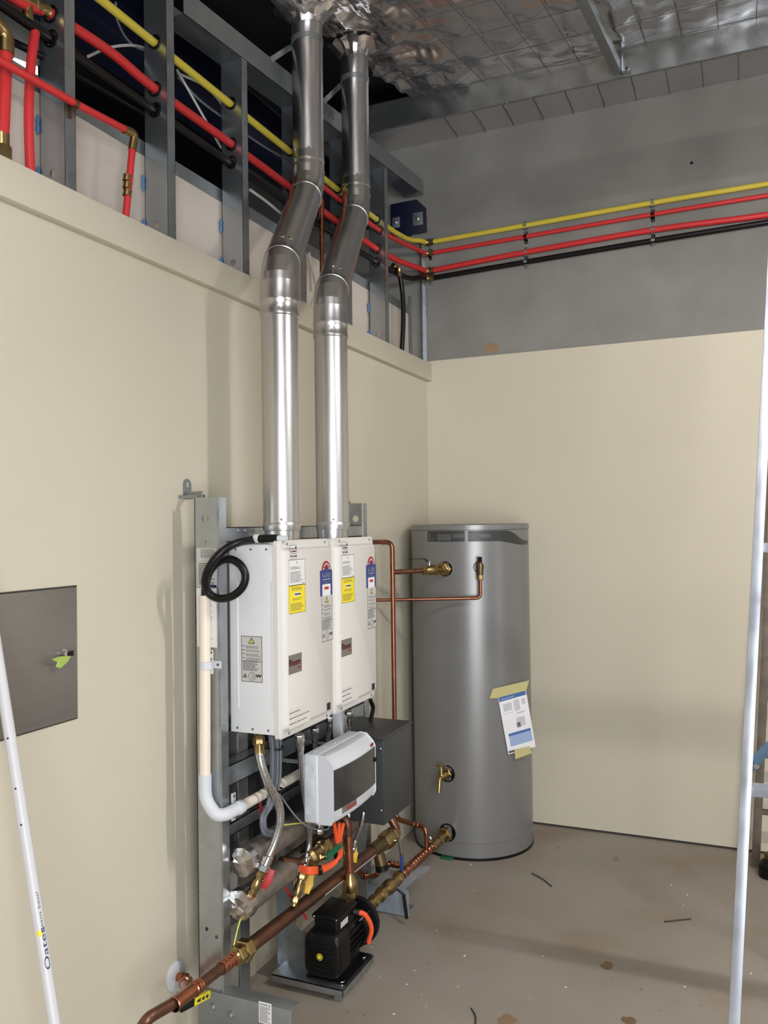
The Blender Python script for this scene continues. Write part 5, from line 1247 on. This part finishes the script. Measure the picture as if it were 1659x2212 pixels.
g_ = [PX(*q_, 0.030) for q_ in ((112, 1424), (122, 1420), (150, 1418), (143, 1430), (128, 1444), (120, 1440), (124, 1431))]
obj('tape_tag', MB().prism(g_, (0.002, 0.004, 0.001)), 'green_tape', lo)

bA, bB = PX(6, 1490, 0.115), PX(118, 2212, 0.30)
bd_ = (bB-bA).normalized()
topx = bA+bd_*((0.018-bA.x)/bd_.x); bot = bB+bd_*((0.02-bB.z)/bd_.z)
bp_ = thing('broom_pole', bot, 'white painted broom pole leaning on the wall below access panel', 'pole')
obj('pole', MB().tube([topx, bot], 0.0125, 24), 'pole_white', bp_)
obj('end_cap', MB().lathe(topx-bd_*0.012, bd_, [(0, 0.008), (0.003, 0.0132), (0.03, 0.0132)], 16), 'black_plastic', bp_)
obj('foot_socket', MB().lathe(bot-bd_*0.06, bd_, [(0, 0.0145), (0.07, 0.017)], 16), 'blue_handle', bp_)
def on_pole(px, py):
    d = ray(px, py); n_ = d.cross(bd_); m_ = bd_.cross(n_).normalized()
    t = (bA-CAM).dot(m_)/d.dot(m_); return CAM+d*t
rt2 = (RT-bd_*RT.dot(bd_)).normalized(); tow = rt2.cross(bd_)
if tow.dot(-FW) < 0: tow = -tow
def pole_text(txt, py, h, width, m, ang_, pxx):
    c_ = on_pole(pxx, py); s_ = (c_-bA).dot(bd_); c_ = bA+bd_*s_
    mbt = MB().text(txt, V((0, 0, 0)), X, Y, h, width=width, lift=0)
    vs_ = []
    for v_ in mbt.v:          # text runs up the pole, wrapped round it
        a = ang_ - (v_.y-h/2)/0.0127
        vs_.append(c_-bd_*v_.x+(tow*math.cos(a)+rt2*math.sin(a))*0.0128)
    obj('print', MB().add(vs_, mbt.f), m, bp_, smooth=False, solid=False)
pole_text('Oates', 2045, 0.011, 0.085, 'navy_ink', 0.75, 100)
pole_text('cleans best!', 1968, 0.006, 0.085, 'ink_mid', 0.8, 88)
c_ = on_pole(93, 2012); s_ = (c_-bA).dot(bd_); c_ = bA+bd_*s_
st_ = []
for k in range(10):
    a = 2*math.pi*k/10; rr_ = 0.009 if k % 2 == 0 else 0.0045; aa = 0.25+math.cos(a)*rr_/0.0127
    st_.append(c_+bd_*math.sin(a)*rr_+(tow*math.cos(aa)+rt2*math.sin(aa))*0.0129)
obj('star', MB().add(st_, [tuple(range(10))]), 'label_yellow', bp_, smooth=False, solid=False)
for (a_, b_) in ((9, 1597), (27, 1705), (42, 1782)):
    c_ = on_pole(a_, b_); s_ = (c_-bA).dot(bd_); c_ = bA+bd_*s_+tow*0.0122
    obj('chip', MB().lathe(c_, tow, [(0, 0.0025), (0.0006, 0.0025)], 6), 'dark_gap', bp_)

def ladder(name, label, A, B, width, taper, mA, rungs, sw_, sd_w, rung_r, ext=None):
    t = thing(name, (A.x, A.y, 0.0), label, 'ladder')
    d = (B-A).normalized()
    F = A-d*(A.z/d.z)
    T = B if ext is None else A+d*((ext-A.z)/d.z)
    F2 = F+X*width; T2 = T+X*taper
    obj('stile', MB().bar(F, T, sw_, sd_w, X), mA, t, bevel=0.002)
    obj('stile', MB().bar(F2, T2, sw_, sd_w, X), mA, t, bevel=0.002)
    for z in rungs:
        k = (z-F.z)/(T.z-F.z); obj('rung', MB().bar(F.lerp(T, k)+X*sw_*0.4, F2.lerp(T2, k)-X*sw_*0.4, rung_r, rung_r*1.6, Z), mA, t, bevel=0.002)
    return t, F, T, d
LA, LB = PY(1586, 2212, -2.20), PY(1664, 660, -1.72)
zr1, zr2 = PY(1640, 1704, -2.05).z, PY(1640, 1183, -1.90).z
t, F, T, d = ladder('step_ladder', 'white aluminium step ladder standing open beside the bare wall', LA, LB, 0.62, 0.36, 'ladder_alu', [zr1-0.6, zr1, zr2, zr2+0.6], 0.027, 0.07, 0.026, ext=2.9)
for sx_, tx_ in ((0.20, 0.16), (0.50, 0.30)):
    obj('rear_leg', MB().bar(F+V((sx_, 1.15, 0)), T+V((tx_, 0.03, -0.02)), 0.025, 0.03, X), 'ladder_alu', t)
obj('top_cap', MB().box(T+V((-0.03, -0.06, -0.01)), T+V((0.40, 0.10, 0.02))), 'spreader_blue', t, bevel=0.004)
bl0 = PY(1622, 1646, -2.02); k_ = (bl0.z-F.z)/(T.z-F.z); s0_ = F.lerp(T, k_)
obj('spreader', MB().bar(s0_+V((0.014, 0.01, 0)), (F+V((0.20, 1.15, 0))).lerp(T+V((0.16, 0.03, -0.02)), k_)-V((0.012, 0, 0)), 0.036, 0.006, Z), 'spreader_blue', t, bevel=0.001)
obj('rivet', MB().lathe(s0_+V((0.022, -0.012, 0)), -Y, [(0, 0.008), (0.004, 0.006)], 12), 'chrome', t)
for xx in (0, 0.62): obj('rubber_foot', MB().box(F+V((xx-0.022, -0.045, 0)), F+V((xx+0.022, 0.045, 0.035))), 'black_rubber', t, bevel=0.003)
OA = PZ(1632, 1870, 0.0); OB = PY(1659, 1290, -0.12)
t, F, T, d = ladder('old_ladder', 'weathered brown timber ladder leaning on the back wall', OA, OB, 0.42, 0.40, 'ladder_old', [PY(1650, q_, -0.16).z for q_ in (1753, 1632, 1509, 1400, 1290)], 0.036, 0.05, 0.02, ext=OA.z+(OB.z-OA.z)*(-0.045-OA.y)/(OB.y-OA.y))
gp = PZ(1662, 1895, 0.0)
gc = thing('gas_canister', gp, 'small dark brass canister on floor by the weathered ladder', 'canister')
obj('body', MB().lathe(gp, Z, [(0, 0.04), (0.008, 0.045), (0.06, 0.045), (0.075, 0.03), (0.08, 0.018)], 20), 'black_paint', gc)
obj('neck', MB().lathe(gp+Z*0.08, Z, [(0, 0.018), (0.02, 0.02), (0.03, 0.014)], 16), 'brass_dull', gc)

# ================================================================== FLOOR DEBRIS
flo = bpy.data.objects['floor']
def stain(px, py, rx, ry, m, seed):
    c_ = PZ(px, py, 0.0); n = 18; P = []
    for k in range(n):
        a = 2*math.pi*k/n; q_ = 1+0.45*mn.noise(V((math.cos(a)*1.3, math.sin(a)*1.3, seed))); P.append((c_.x+rx*math.cos(a)*q_, c_.y+ry*math.sin(a)*q_, 0.0003))
    return obj('stain', MB().prism(P, (0, 0, 0.0004)), m, flo, smooth=False)
mat('stain_brown', (120, 96, 70), 0.6, 0, 0.2, 12); mat('stain_pale', (148, 122, 98), 0.7, 0, 0.1, 12)
stain(1312, 2086, 0.022, 0.030, 'stain_brown', 1.0); stain(1095, 2205, 0.03, 0.035, 'stain_pale', 2.0); stain(1358, 2204, 0.026, 0.022, 'stain_brown', 3.0); stain(1330, 1856, 0.012, 0.03, 'stain_pale', 4.0)
def stick(a, b, lab):
    A_, B_ = PZ(*a, 0.003), PZ(*b, 0.003)
    tag(obj('twig', MB().tube(spline([A_, (A_+B_)/2+V((0.006, 0.004, 0)), B_], 5), 0.0028, 6), 'stick'), lab, 'twig')
stick((1149, 1886), (1192, 1915), 'thin dark twig on the floor in front of the tank')
stick((1435, 1991), (1492, 1985), 'thin dark twig on bare floor toward the step ladder')
stick((1018, 2178), (1027, 2212), 'thin dark twig on the floor by the brown stain')
db = MB()
for k in range(26):
    px, py = random.choice([(random.uniform(800, 1000), random.uniform(1950, 2200)), (random.uniform(960, 1640), random.uniform(1850, 2210))])
    c_ = PZ(px, py, 0.0); s_ = random.uniform(0.0012, 0.0032)
    db.obox(c_+Z*s_*0.5, V((s_, s_*random.uniform(-0.5, 0.5), 0)), V((0, s_*0.7, 0)), V((0, 0, s_*0.5)))
cb_ = PY(1062, 752, -0.0004); n = 14
obj('stain', MB().prism([(cb_.x+0.045*math.cos(2*math.pi*k/n)*(1+0.3*mn.noise(V((k, 1, 2)))), -0.0002, cb_.z+0.028*math.sin(2*math.pi*k/n)*(1+0.4*mn.noise(V((k, 5, 2))))) for k in range(n)], (0, -0.0004, 0)), 'stain_pale', bpy.data.objects['wall_back_concrete'], smooth=False)
o = obj('plaster_crumbs', db, 'speck_white', flo); o['kind'] = 'stuff'
